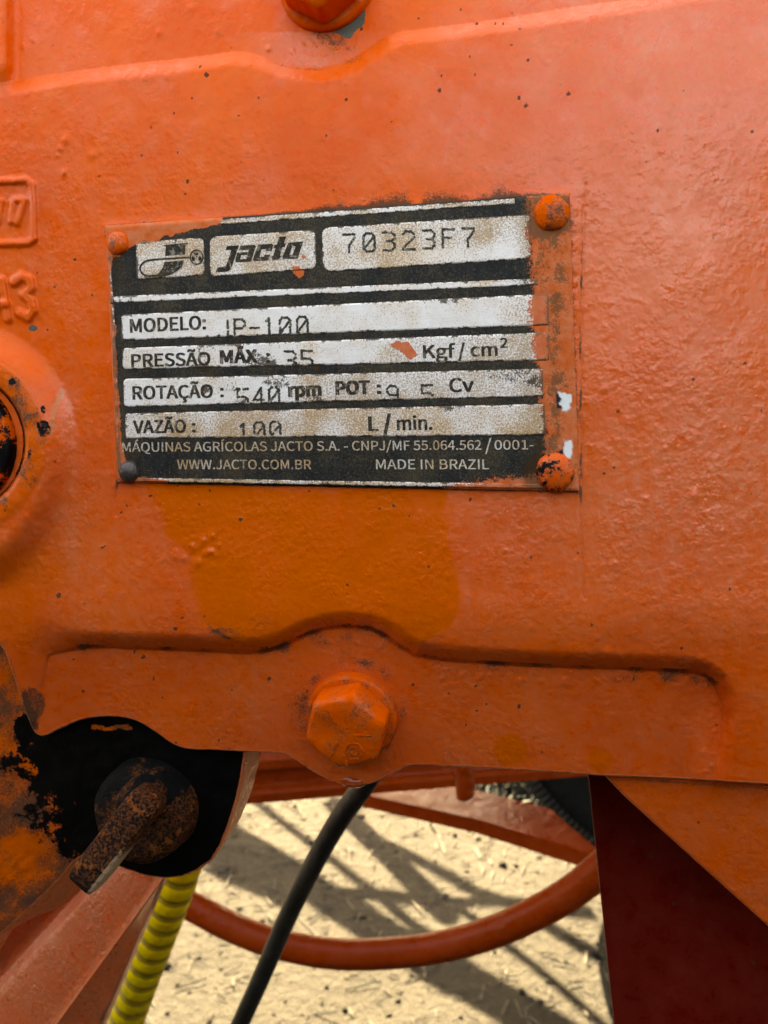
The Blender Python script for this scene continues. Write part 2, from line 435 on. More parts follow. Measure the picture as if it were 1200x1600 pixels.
def casing_fields(px, py):
    h = np.zeros_like(px)
    # recessed flange below and above the main face
    sb = sdist(px, py, B_LINE + [(1118, 1500), (-60, 1500)])
    lo = smooth(px, 40, 150)
    wa = 24 + (1 - lo) * 28; wb = 4 + (1 - lo) * 14
    wr = smooth(py, 1080, 1230) * smooth(px, 1060, 1110)
    wa = wa - 2 * smooth(px, 1060, 1110)
    t = np.clip((sb + wa) / (wa + wb), 0, 1)
    dip = 1 - np.sqrt(np.clip(1 - (np.clip(t, 0, 1)) ** 2.2, 0, 1))          # rounded shoulder, hard crease
    dip = 0.55 * dip + 0.45 * (t * t * (3 - 2 * t))
    h -= (4.6 + 1.0 * smooth(px, 1040, 1110) - 3.4 * wr) * dip * (0.5 + 0.5 * lo)
    st = sdist(px, py, T_LINE + [(1500, -600), (-300, -600)])
    t2 = np.clip((st + 20) / 23.5, 0, 1)
    dip2 = 0.5 * (1 - np.sqrt(np.clip(1 - t2 ** 2.2, 0, 1))) + 0.5 * (t2 * t2 * (3 - 2 * t2))
    h -= 2.7 * dip2 * (0.35 + 0.65 * smooth(px, 0, 30)) * (1 - 0.6 * smooth(px, 850, 1150))
    h += 2.4 * (1 - smooth(px, 2, 30)) * (1 - smooth(py, 95, 150))
    # boss round the filler plug
    dy = py - 692
    r = np.hypot(px + 72, np.where(dy > 0, dy / 1.28, dy))
    h += 5.4 * (1 - smooth(r, 140, 196))
    r0 = np.hypot(px + 72, dy)
    ring = np.clip(1 - np.abs(r0 - 128) / 17, 0, 1)
    h += 0.5 * np.sqrt(ring)
    h -= 3.0 * (1 - smooth(r0, 108, 114))
    # casting curls away on the right and towards the top right
    h -= 9.0 * np.clip((px - 930) / 420, 0, 2) ** 2 * (1 - 0.25 * smooth(py, 700, 1200))
    # broad waviness and runs of thick paint
    h += 0.26 * fbm(px, py, 150, 3, 3) + 0.10 * fbm(px, py, 46, 11, 2)
    peel = 0.016 + 0.008 * smooth(px, 700, 1150) * (1 - 0.6 * smooth(py, 800, 1100))
    h += peel * 2.0 * fbm(px, py, 17, 21, 2)
    h += 0.05 * np.maximum(fbm(px, py, 9, 31, 2) - 0.12, 0) * 4
    # rough knots
    k = np.exp(-(((px - 312) / 42) ** 2 + ((py - 862) / 32) ** 2) * 1.4)
    h += 0.9 * k * np.maximum(fbm(px, py, 12, 41, 2), 0)
    k = np.exp(-(((px - 505) / 75) ** 2 + ((py - 72) / 34) ** 2) * 1.2) * smooth(st, -4, 6)
    h += 0.75 * k * np.maximum(fbm(px, py, 8, 51, 2) - 0.02, 0)
    k = smooth(px, 440, 520) * (1 - smooth(px, 860, 920)) * np.exp(-np.abs(py - (322 - (px - 480) * 0.055)) / 18)
    h += 0.35 * k * np.maximum(fbm(px, py, 6, 61, 2), 0)
    k = np.exp(-((sb - 22) / 16) ** 2) * smooth(px, 620, 760)
    h += 0.5 * k * np.maximum(fbm(px, py, 9, 71, 2) - 0.08, 0) * 2
    k = (1 - smooth(px, 60, 115)) * smooth(py, 560, 640) * (1 - smooth(py, 860, 960))
    h += 0.35 * k * fbm(px, py, 14, 81, 3)
    for bx, by, br, bh in BLISTERS:
        d2 = ((px - bx) ** 2 + ((py - by) * 0.85) ** 2) / (br * br)
        h += np.where(d2 < 6, bh * 0.8 * np.exp(-d2 * 1.3), 0)
    # cast characters at the left edge
    w = 0.6 * fbm(px, py, 10, 5, 2) * 6
    def emb(pts, rad, hh, soft=4.0, closed=False):
        d = seg_dist(px + w * 0.3, py + w * 0.3, pts, closed)
        return hh * (1 - smooth(d, rad - soft * 0.5, rad + soft))
    h = h + emb([(-140, 288), (40, 281), (50, 288), (52, 330), (53, 372), (44, 379), (-140, 386)], 4.0, 0.9)
    h = h + emb([(17, 346), (20, 316), (24, 312), (38, 312), (26, 348)], 4.0, 0.75)
    h = h + emb([(-14, 348), (-10, 316), (2, 314), (-4, 346)], 4.0, 0.7)
    h = h + emb([(21, 441), (33, 432), (46, 437), (48, 450), (36, 460), (48, 470), (51, 485), (43, 496), (30, 489)], 5.5, 1.0)
    h = h + emb([(-18, 500), (2, 438), (6, 466), (12, 498)], 5.0, 0.9)
    h = h + emb([(-14, 476), (10, 474)], 4.5, 0.8)
    # cracks in the paint beside the plate
    c1 = [(916, 288), (913, 330), (909, 400), (908, 480), (908, 560), (908, 640), (908, 740), (907, 790), (908, 860), (914, 935)]
    c2 = [(184, 752), (181, 780), (183, 806)]
    cr = np.minimum(seg_dist(px + 5 * fbm(px, py, 25, 91, 3), py, c1), seg_dist(px, py, c2))
    h -= 0.30 * np.exp(-(cr / 2.2) ** 2)
    # paint fillet that creeps up round the plate
    pd = -sdist(px, py, PLATE_Q)
    h += np.where(pd > -30, 0.55 * np.exp(-np.maximum(pd, 0) / 6.0), 0) * (0.6 + 0.8 * fbm(px, py, 30, 95, 2))
    h += 0.5 * np.exp(-((px - 897) / 6.0) ** 2) * smooth(py, 300, 330) * (1 - smooth(py, 740, 770)) * (0.5 + 1.4 * fbm(px, py, 9, 97, 2))
    return h, sb, st, r0, pd, cr

def casing_masks(px, py, sb, st, r0, pd, cr):
    n1 = fbm(px, py, 26, 101, 4); n2 = fbm(px, py, 60, 111, 3)
    ss = sdist(px + 8 * n1, py + 8 * n1, STAIN)
    stain = smooth(ss + 14 * fbm(px, py, 30, 121, 3) * (px < 420), -3 - 8 * (px < 420), 4 + 6 * (px < 420)) * np.clip(0.86 + 0.9 * n2 + 0.5 * n1, 0.35, 1)
    stain = np.maximum(stain, 0.5 * smooth(sdist(px + 20 * n1, py, [(60, 860), (-80, 860), (-80, 1010), (40, 1005), (110, 880)]), -25, 25))  # shading below the boss put in as stain
    stain = np.maximum(stain, 0.8 * smooth(28 - np.hypot(px - 797, py - 1172) + 5 * n1, 0, 5))
    stain = np.maximum(stain, 0.7 * smooth(22 - np.hypot(px - 938, py - 1188) + 5 * n1, 0, 5))
    stain = np.maximum(stain, 0.7 * smooth(r0, 108, 114) * (1 - smooth(r0, 138, 150)) * (1 + 1.2 * n1))
    # amber patch beside the plate bottom edge and along the left
    stain = np.maximum(stain, 0.55 * np.exp(-np.maximum(np.hypot((px - 905) / 1.0, (py - 660) / 6.0), 0) / 14))
    dirt = 0.10 * smooth(sb, 0, 12) * (0.8 + 2.4 * n2)
    top = np.exp(-np.maximum(pd, 0) / 32.0) * (py < 345) * smooth(px, 380, 520) * (1 - smooth(px, 790, 890))
    dirt += 0.80 * top * (0.85 + 1.4 * n1)
    dirt += 0.50 * np.exp(-np.maximum(pd, 0) / 4.0) * (0.8 + 1.6 * n2)
    dirt += 0.30 * np.exp(-np.maximum(pd, 0) / 14.0) * (py > 740) * (0.7 + 1.5 * n1)
    dirt += 0.60 * np.exp(-(cr / 2.0) ** 2) * (0.75 + 2.4 * n1)
    dirt += 0.35 * np.exp(-((px - 900) / 9) ** 2) * smooth(py, 320, 360) * (1 - smooth(py, 760, 790))
    dirt += 0.40 * np.exp(-(np.maximum(sb, 0) / 6.0)) * (sb > -5) * smooth(px, 60, 110) * (1 - 0.55 * smooth(px, 700, 900)) * (0.75 + 1.9 * n1) * (1 - smooth(py, 1055, 1090))
    dirt += 0.44 * np.exp(-(np.maximum(sb, 0) / 30.0)) * (sb > -1) * smooth(px, 60, 110) * (0.7 + 2.2 * n1) * (1 - smooth(py, 1050, 1090))
    dirt += 0.34 * np.exp(-((sb - 18) / 16) ** 2) * smooth(px, 880, 1010) * (py < 1085) * (0.7 + 2.4 * n1)
    dirt += 0.42 * np.exp(-np.abs(st - 1.5) / 3.5) * (1 - smooth(px, 640, 800)) * (0.7 + 1.6 * n2)
    dirt += 0.22 * np.exp(-np.maximum(st, 0) / 14.0) * (st > 0) * (0.7 + 2.0 * n1)
    q = np.exp(-(((px - 520) / 62) ** 2 + ((py - 62) / 36) ** 2))
    dirt += 0.65 * q * smooth(st, -3, 5) * (0.75 + 2.2 * n1)
    rb = np.hypot(px - 552, py - 1112)
    dirt += 0.22 * np.exp(-((rb - 77) / 8) ** 2) * (0.9 + 1.2 * n1) + 0.24 * np.exp(-((rb - 84) / 22) ** 2) * (0.8 + 1.8 * n1)  # ring at the washer: contact shading painted along with dirt
    dirt += 0.27 * np.exp(-((px - 456) / 30) ** 2 - ((py - 1112) / 62) ** 2)
    dirt += 0.40 * np.exp(-((px - 500) / 60) ** 2 - ((py - 1006) / 18) ** 2) * (0.7 + 2 * n1)
    dirt += 0.30 * np.exp(-((px - 700) / 36) ** 2 - ((py - 1178) / 9) ** 2) * (1 + 2 * n1)
    dirt += 0.55 * np.exp(-(seg_dist(px + 12 * n1, py, [(0, 1003), (22, 1052), (46, 1118), (60, 1140)]) / 7) ** 2)
    dirt += 0.7 * smooth(28 - np.hypot((px - 52) / 0.8, (py - 1100) / 1.4) + 36 * n1, 0, 10)
    dirt += 0.35 * np.exp(-((px - 92) / 28) ** 2 - ((py - 720) / 90) ** 2) * (0.6 + 2.2 * n1)
    dirt += 0.34 * np.exp(-((px - 330) / 36) ** 2 - ((py - 975) / 16) ** 2) * (1 + 2 * n1)
    # tide line of the oil and the two smears in it
    dirt += 0.35 * np.exp(-(ss / 3.0) ** 2) * (px < 420) * (py > 860) * (0.8 + 2 * n1)
    for sx, sy, a, b, g in ((412, 976, 26, 20, 0.55), (352, 990, 26, 9, 0.6)):
        dd = ((px - sx) / a) ** 2 + ((py - sy) / b) ** 2
        dirt += g * smooth(1.2 - dd + 0.9 * n1, 0, 0.6) * 0.75
    for x, y, r in SPECKS:
        d = np.hypot((px - x), (py - y) * 0.85) * 1.6 + 3.0 * fbm(px, py, 5, 7, 2)
        dirt = np.where(d < r, 1.6, dirt)
    dirt += 0.52 * smooth(r0, 108, 114) * (1 - smooth(r0, 140, 150)) * (0.8 + 2.2 * n1)
    grease = np.zeros_like(px)
    grease += 0.62 * smooth(13 - np.hypot(px - 68, (py - 668) / 1.3) + 34 * n1, -4, 10)
    grease += 0.6 * smooth(7 - np.hypot(px - 45, (py - 705) / 1.8) + 22 * n1, 0, 6)
    grease += 0.7 * smooth(6 - np.hypot(px - 18, py - 596) + 14 * n1, 0, 5)
    grease += 0.75 * smooth(7 - np.hypot(px - 68, (py - 640) / 1.7) + 14 * n1, 0, 5)
    grease = np.maximum(grease, 0.85 * np.exp(-((r0 - 110) / 2.2) ** 2))
    chip = 0.95 * smooth(sdist(px + 14 * n1, py + 14 * n1, [(512, 42), (545, 30), (572, 8), (568, 35), (548, 62), (535, 58)]), -5, 4)
    chip = np.maximum(chip, 0.7 * smooth(6 - np.hypot((px - 52) / 1.8, py - 513) + 10 * n1, 0, 4))
    pale = 0.32 * smooth(px, 480, 1150) * (1 - smooth(py, 760, 1100)) + 0.14 * smooth(py, 560, 760) * (1 - smooth(py, 980, 1020))  # first term paints the sky sheen towards the upper right
    pale += 0.20 * n2 + 0.25 * np.maximum(n1, 0)
    pale += 0.22 * np.exp(-((px - 108) / 16) ** 2) * smooth(py, 560, 620) * (1 - smooth(py, 880, 950))  # painted soft highlight down the boss edge
    pale += 0.2 * smooth(st, 0, 10) * np.exp(-((px - 480) / 90) ** 2) * (py > 50)
    pale = np.clip(pale, 0, 1) * (1 - smooth(sb, -10, 5) * 0.6) + 0.16 * smooth(sb, 0, 10) * (0.8 + 1.6 * n2)
    rust_bounce = np.zeros_like(px)
    rust_bounce += 0.55 * smooth(8 - seg_dist(px, py, [(96, 612), (84, 640), (78, 672)]) + 6 * n1, 0, 5)
    return stain, dirt, grease, chip, pale, rust_bounce

def build_casing():
    cols = np.arange(-200, 1401, 2.0)
    bot = np.interp(cols, BOTTOM[:, 0], BOTTOM[:, 1])
    top = -200.0
    n = 700
    # rows are even in the picture; below the crease they gather on the lower edge
    t = np.linspace(0, 1, n)
    px = np.repeat(cols[None, :], n, 0)
    py = top + (bot[None, :] - top) * t[:, None]
    h, sb, st, r0, pd, cr = casing_fields(px, py)
    P = at(px, py, lean_back(py) - h * MM)
    masks = casing_masks(px, py, sb, st, r0, pd, cr)
    # rolled lower edge and underside
    edge = P[-1].copy()
    dn = np.gradient(edge[:, [0, 2]], axis=0)
    nrm = np.stack([dn[:, 1], -dn[:, 0]], 1); nrm /= np.linalg.norm(nrm, axis=1)[:, None] + 1e-12
    rows = []
    rad = 0.9 * MM
    for a in (20, 45, 70, 90):
        q = edge.copy()
        q[:, 0] += nrm[:, 0] * rad * math.sin(R(a)); q[:, 2] += nrm[:, 1] * rad * math.sin(R(a))
        q[:, 1] += rad * (1 - math.cos(R(a)))
        rows.append(q)
    for dpt in (6, 14, 26, 60, 110):
        q = rows[3].copy(); q[:, 1] += dpt * MM
        rows.append(q)
    last = rows[-1].copy(); last[:, 2] = 0.10
    rows.append(last)
    P2 = np.concatenate([P, np.array(rows)], 0)
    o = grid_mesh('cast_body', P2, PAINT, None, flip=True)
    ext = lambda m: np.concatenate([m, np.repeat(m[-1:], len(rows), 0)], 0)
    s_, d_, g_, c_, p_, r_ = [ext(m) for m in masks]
    p_[-len(rows):] = 0.7; r_[-len(rows):] = 0.38; s_[-len(rows):] = 0  # lower edge paled to tan: ground bounce put into the colour
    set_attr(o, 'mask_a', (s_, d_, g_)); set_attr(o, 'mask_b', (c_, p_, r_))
    put_under(o, casing)
    # sides and top close the casting
    box = [P2[0, 0], P2[0, -1]]
    for i, (nm, colr) in enumerate((('side_wall', P[:, 0]), ('side_wall', P[:, -1]))):
        a = colr[::20]; b = a.copy(); b[:, 1] = 0.11
        put_under(grid_mesh(nm, np.stack([a, b], 0), PAINT, None, flip=(i == 0)), casing)
    a = P[0, ::20]; b = a.copy(); b[:, 1] = 0.11
    put_under(grid_mesh('top_wall', np.stack([a, b], 0), PAINT, None), casing)
build_casing()

def fan(name, outline, centre, y, depth, mat, rings=40, parent=None, round_=1.0, taper=0.0, wob=0.0, flare=None, lean=0.0, lean0=1200.0):
    """plate: front face as rings round a centre (so it carries masks), rolled rim, side wall; returns object and front (px,py)"""
    o_ = np.array(outline, float); c_ = np.array(centre, float)
    ts = np.linspace(0.0, 1, rings) ** 0.8
    px = c_[0] + (o_[None, :, 0] - c_[0]) * ts[:, None]
    py = c_[1] + (o_[None, :, 1] - c_[1]) * ts[:, None]
    px = np.concatenate([px, px[:, :1]], 1); py = np.concatenate([py, py[:, :1]], 1)
    P = at(px, py, y + lean * (py - lean0) * PX)
    if wob: P[..., 1] -= wob * MM * fbm(px, py, 40, 7, 3)
    edge = P[-1]
    edge_px, edge_py = px[-1], py[-1]
    ctr = P[0, 0]
    rows = []
    dn = np.roll(edge[:-1], -1, 0) - np.roll(edge[:-1], 1, 0)
    nr = np.stack([dn[:, 2], -dn[:, 0]], 1); nr /= np.linalg.norm(nr, axis=1)[:, None] + 1e-12
    out = edge[:-1][:, [0, 2]] - ctr[[0, 2]]
    if np.sum(nr * out) < 0: nr = -nr
    nr = np.concatenate([nr, nr[:1]], 0)
    for a in (25, 50, 75, 90):
        q = edge.copy(); rr = round_ * MM
        q[:, 0] += nr[:, 0] * rr * math.sin(R(a)); q[:, 2] += nr[:, 1] * rr * math.sin(R(a)); q[:, 1] += rr * (1 - math.cos(R(a)))
        rows.append(q)
    for f in (0.15, 0.35, 0.6, 0.8, 1.0):
        q = rows[3].copy(); q[:, 1] += depth * f
        tp_ = taper + flare(edge_px, edge_py) if flare else taper
        q[:, 0] -= nr[:, 0] * tp_ * f; q[:, 2] -= nr[:, 1] * tp_ * f
        if wob:
            q[:, 0] += nr[:, 0] * wob * 0.8 * MM * fbm(edge[:, 0] / PX, edge[:, 2] / PX + f * 60, 60, 9, 2)
            q[:, 2] += nr[:, 1] * wob * 0.8 * MM * fbm(edge[:, 0] / PX, edge[:, 2] / PX + f * 60, 60, 9, 2)
        rows.append(q)
    back = rows[-1].copy(); back[:] = rows[-1].mean(0)
    rows.append(back)
    P2 = np.concatenate([P, np.array(rows)], 0)
    nn = len(rows)
    pxe = np.concatenate([px, np.repeat(px[-1:], nn, 0)], 0); pye = np.concatenate([py, np.repeat(py[-1:], nn, 0)], 0)
    ob = grid_mesh(name, P2, mat, None)
    # orient outwards
    me = ob.data
    if me.polygons[len(me.polygons) // 4].normal.y > 0: me.flip_normals()
    if parent is not None: put_under(ob, parent)
    return ob, pxe, pye
def dense(pts, step=6.0):
    out = []
    n = len(pts)
    for i in range(n):
        a = np.array(pts[i], float); b = np.array(pts[(i + 1) % n], float)
        k = max(1, int(np.linalg.norm(b - a) / step))
        for j in range(k): out.append(a + (b - a) * j / k)
    return out

# sump at the lower left, black with grease round the drain
SUMP = dense([(-260, 880), (-60, 900), (60, 1060), (180, 1085), (300, 1100), (372, 1120), (381, 1150), (379, 1174), (372, 1220), (364, 1255), (353, 1290), (342, 1318), (328, 1341), (306, 1357), (283, 1366), (259, 1369),
              (226, 1365), (196, 1356), (160, 1342), (128, 1334), (112, 1345), (90, 1372), (45, 1416), (0, 1456), (-110, 1560), (-260, 1700)], 6)
sump, sx, sy = fan('sump', SUMP, (110, 1240), 0.0150, 0.016, PAINT, 70, casing, 1.0, 0.001, 1.2, lambda a, b: -0.0062 * smooth(b, 1325, 1345) * (1 - smooth(a, 118, 150)) * (0.75 + 0.5 * np.sin(a / 22.0)), 0.12, 1240.0)
n1 = fbm(sx, sy, 44, 201, 4)
gd = sdist(sx, sy, [(8, 1190), (50, 1120), (150, 1090), (320, 1090), (420, 1130), (420, 1200), (400, 1300), (340, 1400), (210, 1400), (160, 1345), (105, 1330), (70, 1300), (95, 1262), (60, 1232)])
n4 = fbm(sx, sy, 17, 221, 3)
gr = smooth(gd + 60 * n1 + 40 * n4, -46, 40)
gr = np.maximum(gr, 0.55 * smooth(-seg_dist(sx, sy, [(-10, 1230), (60, 1210)]) + 40 * n1, -8, 8))
gr = np.maximum(gr, 0.5 * np.exp(-((sx - 70) / 80) ** 2 - ((sy - 1280) / 90) ** 2) + 0.3 * n1)
gr = np.maximum(gr, 0.9 * smooth(26 - np.hypot(sx - 40, (sy - 1135) / 1.2) + 40 * n1, 0, 14))
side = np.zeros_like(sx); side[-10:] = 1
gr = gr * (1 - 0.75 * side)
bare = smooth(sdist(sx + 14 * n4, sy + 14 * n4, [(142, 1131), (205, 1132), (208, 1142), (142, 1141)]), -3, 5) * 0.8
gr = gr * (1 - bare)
set_attr(sump, 'mask_a', (0.85 * (1 - side), (0.66 + 1.0 * n1 + 0.3 * n4) * (1 - 0.75 * side), gr))  # oil and dirt, laid heavier to stand in for the recess's shade
set_attr(sump, 'mask_b', (0 * gr, 0.75 * side + np.clip(0.2 + 0.4 * n1, 0, 1) * 0.3, 0.46 * side))  # side wall: dusty tan with painted ground bounce

# support gusset, lower right, on the front plane of the flange
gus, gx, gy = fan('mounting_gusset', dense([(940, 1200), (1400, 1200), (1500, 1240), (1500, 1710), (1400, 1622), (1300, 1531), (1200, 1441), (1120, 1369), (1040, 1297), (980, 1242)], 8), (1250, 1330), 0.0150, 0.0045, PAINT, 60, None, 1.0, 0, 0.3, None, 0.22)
n1 = fbm(gx, gy, 40, 301, 4)
set_attr(gus, 'mask_a', (0 * n1 + 0.15, np.clip(0.15 + 0.9 * np.maximum(n1, 0) + 0.5 * np.exp(-np.abs(gy - 1216 - (gx - 950) * 0.06) / 5), 0, 1), 0 * n1))
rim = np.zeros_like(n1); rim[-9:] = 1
set_attr(gus, 'mask_b', (0 * n1, np.clip(0.18 + 0.5 * n1 + 0.7 * rim, 0, 1), 0.42 * rim))  # pale tan rim paints the bounce light on the plate edge
tag(gus, 'orange triangular gusset plate with slanting lower edge under the right end of the casing', 'bracket')

redp, rx, ry = fan('support_plate', dense([(920, 1195), (1500, 1195), (1500, 1800), (985, 1800), (962, 1600), (941, 1400)], 10), (1220, 1450), 0.060, 0.005, RED_SHADED, 20, None, 0.5)
rim = np.zeros_like(rx); rim[-9:] = 1
set_attr(redp, 'mask_a', (0 * rim, 0.12 + 0 * rim, 0 * rim)); set_attr(redp, 'mask_b', (0 * rim, 0 * rim, 0.30 * rim))  # tan rim is edge light put into the colour
tag(redp, 'flat steel plate behind the orange gusset, coloured dark red for its shade', 'plate')

# ------------------------------------------------------------------ bolts
def hex_bolt(centre, rot, rad, height, washer_r, name='bolt', domed=True):
    w = lathe('washer', [(washer_r * 0.55, -0.0026), (washer_r * 0.90, -0.0026), (washer_r * 0.975, -0.0022), (washer_r, -0.0014), (washer_r, 0.002)], centre, PAINT, None, 64)
    n = len(w.data.vertices)
    co = np.empty(n * 3); w.data.vertices.foreach_get('co', co); co = co.reshape(-1, 3)
    nn = fbm(co[:, 0] / PX, co[:, 2] / PX, 14, 5, 3)
    bm = bmesh.new()
    N = 72
    prof = [(1.0, 0.0, 1), (1.0, -height * 0.80, 1), (0.985, -height * 0.86, 1), (0.93, -height * 0.955, 0.55), (0.86, -height, 0.12), (0.55, -height * 1.01, 0), (0.25, -height * 1.012, 0), (0.0, -height * 1.0, 0)]
    rings = []
    for k, (f, y, hx) in enumerate(prof):
        if f == 0:
            rings.append([bm.verts.new((centre[0], centre[1] + y - 0.0022, centre[2]))]); continue
        ring = []
        for i in range(N):
            a = 2 * math.pi * i / N
            b = (a - rot) % (math.pi / 3) - math.pi / 6
            rh = math.cos(math.pi / 6) / math.cos(b)
            rh = min(rh, 0.985)
            rr = rad * f * (hx * rh + (1 - hx) * 0.90)
            dent = 0
            if domed and hx < 0.6:
                dx, dz = rr * math.cos(a) / rad, rr * math.sin(a) / rad
                dent = 0.0006 * max(0, 1 - ((dx + 0.55) ** 2 + (dz - 0.02) ** 2) / 0.22)
            ring.append(bm.verts.new((centre[0] + rr * math.cos(a), centre[1] + y - 0.0022 + dent, centre[2] + rr * math.sin(a))))
        rings.append(ring)
    for A, B in zip(rings[:-1], rings[1:]):
        for k in range(N):
            q = list(dict.fromkeys([A[k % len(A)], A[(k + 1) % N], B[(k + 1) % len(B)], B[k % len(B)]]))
            if len(q) > 2: bm.faces.new(q)
    bmesh.ops.recalc_face_normals(bm, faces=bm.faces[:])
    me = bpy.data.meshes.new(name); bm.to_mesh(me); bm.free()
    o = link_mesh(name, me, PAINT, None)
    put_under(o, casing)
    bpy.context.view_layer.update()
    put_under(w, o)
    return o, w
c1 = at(552, 1115, 0.0046 + float(lean_back(1115)))
bolt_low, wash_low = hex_bolt(V(c1), R(14), 0.0114, 0.0080, 0.0124)
def simple_mask(o, stain, dirt, grease=0, chip=0, pale=0, rust_bounce=0, seed=1, size=16):
    n = len(o.data.vertices)
    co = np.empty(n * 3); o.data.vertices.foreach_get('co', co); co = co.reshape(-1, 3)
    nn = fbm(co[:, 0] / PX, co[:, 2] / PX + co[:, 1] / PX * 0.5, size, seed, 3)
    set_attr(o, 'mask_a', (stain + 0.6 * nn, dirt + 0.8 * nn * (dirt > 0), grease + 0.8 * nn * (grease > 0)))
    set_attr(o, 'mask_b', (chip + 0.8 * nn * (chip > 0), pale + 0.6 * nn, rust_bounce + 0.8 * nn * (rust_bounce > 0)))
simple_mask(bolt_low, 0.32, 0.40, seed=3); simple_mask(wash_low, 0.3, 0.46, seed=4)
# raised marks on the lower bolt head: a stroke, a hexagon with a ring and a short tail
def ribbon(pts, w, closed=False):
    """2-D stroke -> list of quads in pixel space"""
    P = [np.array(p, float) for p in pts]
    n = len(P)
    L, Rr = [], []
    for i in range(n):
        if closed: t = P[(i + 1) % n] - P[i - 1]
        else: t = P[min(i + 1, n - 1)] - P[max(i - 1, 0)]
        t /= np.linalg.norm(t) + 1e-9
        m = np.array([-t[1], t[0]]) * w / 2
        L.append(P[i] + m); Rr.append(P[i] - m)
    q = []
    for i in range(n if closed else n - 1):
        j = (i + 1) % n
        q.append([L[i], L[j], Rr[j], Rr[i]])
    return q
def print_mesh(name, polys, y, thick, mat, parent=None, stagger=0.0):
    """polygons in photograph pixels laid on the plane y, `thick` proud of it"""
    bm = bmesh.new()
    for k, poly in enumerate(polys):
        P = at(np.array([p[0] for p in poly]), np.array([p[1] for p in poly]), np.full(len(poly), y - stagger * k))
        f = [bm.verts.new(V(p)) for p in P]
        b = [bm.verts.new(V(p + np.array([0, thick, 0]))) for p in P]
        try:
            bm.faces.new(f)
            for i in range(len(f)): bm.faces.new((f[i], b[i], b[(i + 1) % len(f)], f[(i + 1) % len(f)]))
        except ValueError: pass
    bmesh.ops.recalc_face_normals(bm, faces=bm.faces[:])
    bmesh.ops.triangulate(bm, faces=[f for f in bm.faces if len(f.verts) > 4])
    me = bpy.data.meshes.new(name); bm.to_mesh(me); bm.free()
    o = link_mesh(name, me, mat, None, False)
    if parent is not None: put_under(o, parent)
    return o
yb = c1[1] - 0.0022 - 0.0081
def ell(cx, cy, rx, ry, n=20, a0=0, a1=360): return [(cx + rx * math.cos(R(a0 + (a1 - a0) * i / n)), cy + ry * math.sin(R(a0 + (a1 - a0) * i / n))) for i in range(n + (0 if abs(a1 - a0) == 360 else 1))]
marks = ribbon([(514, 1172), (521, 1160), (526, 1151)], 3.2) + ribbon(ell(551, 1166, 14, 15, 6, 0, 360), 3, True) + ribbon(ell(551, 1166, 6.5, 7, 14), 2.4, True) + ribbon([(538, 1182), (538, 1191)], 2.6) + ribbon([(550, 1138), (580, 1139)], 2.0) + ribbon([(512, 1095), (524, 1117)], 2.2)
mk = print_mesh('head_marking', marks, yb - 0.00016, 0.0005, PAINT, bolt_low)
simple_mask(mk, 0.6, 0.55, seed=6)
TILT = Matrix.Translation(V(c1)) @ Matrix.Rotation(R(11), 4, 'X') @ Matrix.Translation(-V(c1))
for _o in (bolt_low, wash_low, mk):
    _o.data.transform(TILT)
c2 = at(511, -26, 0.0018 + float(lean_back(-26)))
bolt_top, wash_top = hex_bolt(V(c2), R(31), 0.0113, 0.0085, 0.0122, domed=False)
simple_mask(bolt_top, 0.35, 0.16, seed=8); simple_mask(wash_top, 0.35, 0.3, chip=0.18, seed=9)

# filler plug, left edge
pc = at(-72, 692, -0.0052)
plug = lathe('filler_plug', [(0, -0.0002), (0.006, -0.0004), (0.0095, -0.0008), (0.0125, -0.0010), (0.0160, -0.0008), (0.0172, -0.0002), (0.0176, 0.0012), (0.0176, 0.006)], V(pc), PAINT, None, 72)
bm = bmesh.new(); bm.from_mesh(plug.data); bmesh.ops.subdivide_edges(bm, edges=bm.edges[:], cuts=3, use_grid_fill=True); bm.to_mesh(plug.data); bm.free()
plug.data.shade_smooth()
simple_mask(plug, 0.1, 0.2, grease=0.62, seed=12, size=34)
put_under(plug, casing)

# ------------------------------------------------------------------ drain cock, lower left
def rusty_material():
    s = NT('greasy_rusted_paint')
    a = s.noise(1300, 5, 0.7); b = s.noise(300, 3, 0.6); g = s.noise(3000, 3, 0.6)
    _, dust, greasy = s.attr('mask_a')  # dust channel holds the handle's painted bounce light
    c = s.mix(s.rng(a, 0.42, 0.62), (0.004, 0.003, 0.002), (0.155, 0.038, 0.009))
    c = s.mix(s.rng(s.m('ADD', b, s.m('MULTIPLY', a, 0.5)), 0.80, 0.92), c, (0.30, 0.070, 0.012))
    c = s.mix(s.rng(s.m('ADD', greasy, s.m('MULTIPLY', s.m('SUBTRACT', b, 0.5), 1.2)), 0.4, 0.65), c, (0.002, 0.0016, 0.0014))
    c = s.mix(s.rng(s.m('ADD', dust, s.m('MULTIPLY', s.m('SUBTRACT', a, 0.5), 0.8)), 0.4, 0.7), c, s.mix(g, (0.36, 0.19, 0.10), (0.55, 0.36, 0.22)))
    nb = s.bump(s.m('ADD', s.m('ADD', a, s.m('MULTIPLY', b, 1.6)), s.m('MULTIPLY', g, 0.3)), 0.0009, 1.0)
    return s.done(c, s.mixf(a, 0.75, 0.5), 0.0, nb, 0.12)
RUSTY = rusty_material()
def rust_mask(o, f_bounce, f_grease, seed=2):
    n = len(o.data.vertices)
    co = np.empty(n * 3); o.data.vertices.foreach_get('co', co); co = co.reshape(-1, 3)
    nn = fbm(co[:, 0] / PX, co[:, 2] / PX, 30, seed, 3)
    d = f_bounce(co) + 0.0 * nn; g = f_grease(co) + 0.8 * nn
    set_attr(o, 'mask_a', (0 * nn, d, g))
dc = at(222, 1270, 0.0095)
cock = empty('drain_cock', V(dc))
tag(cock, 'rusty greasy drain cock with a slanting wing handle below the left of the casing', 'drain valve')
bpy.context.view_layer.update()
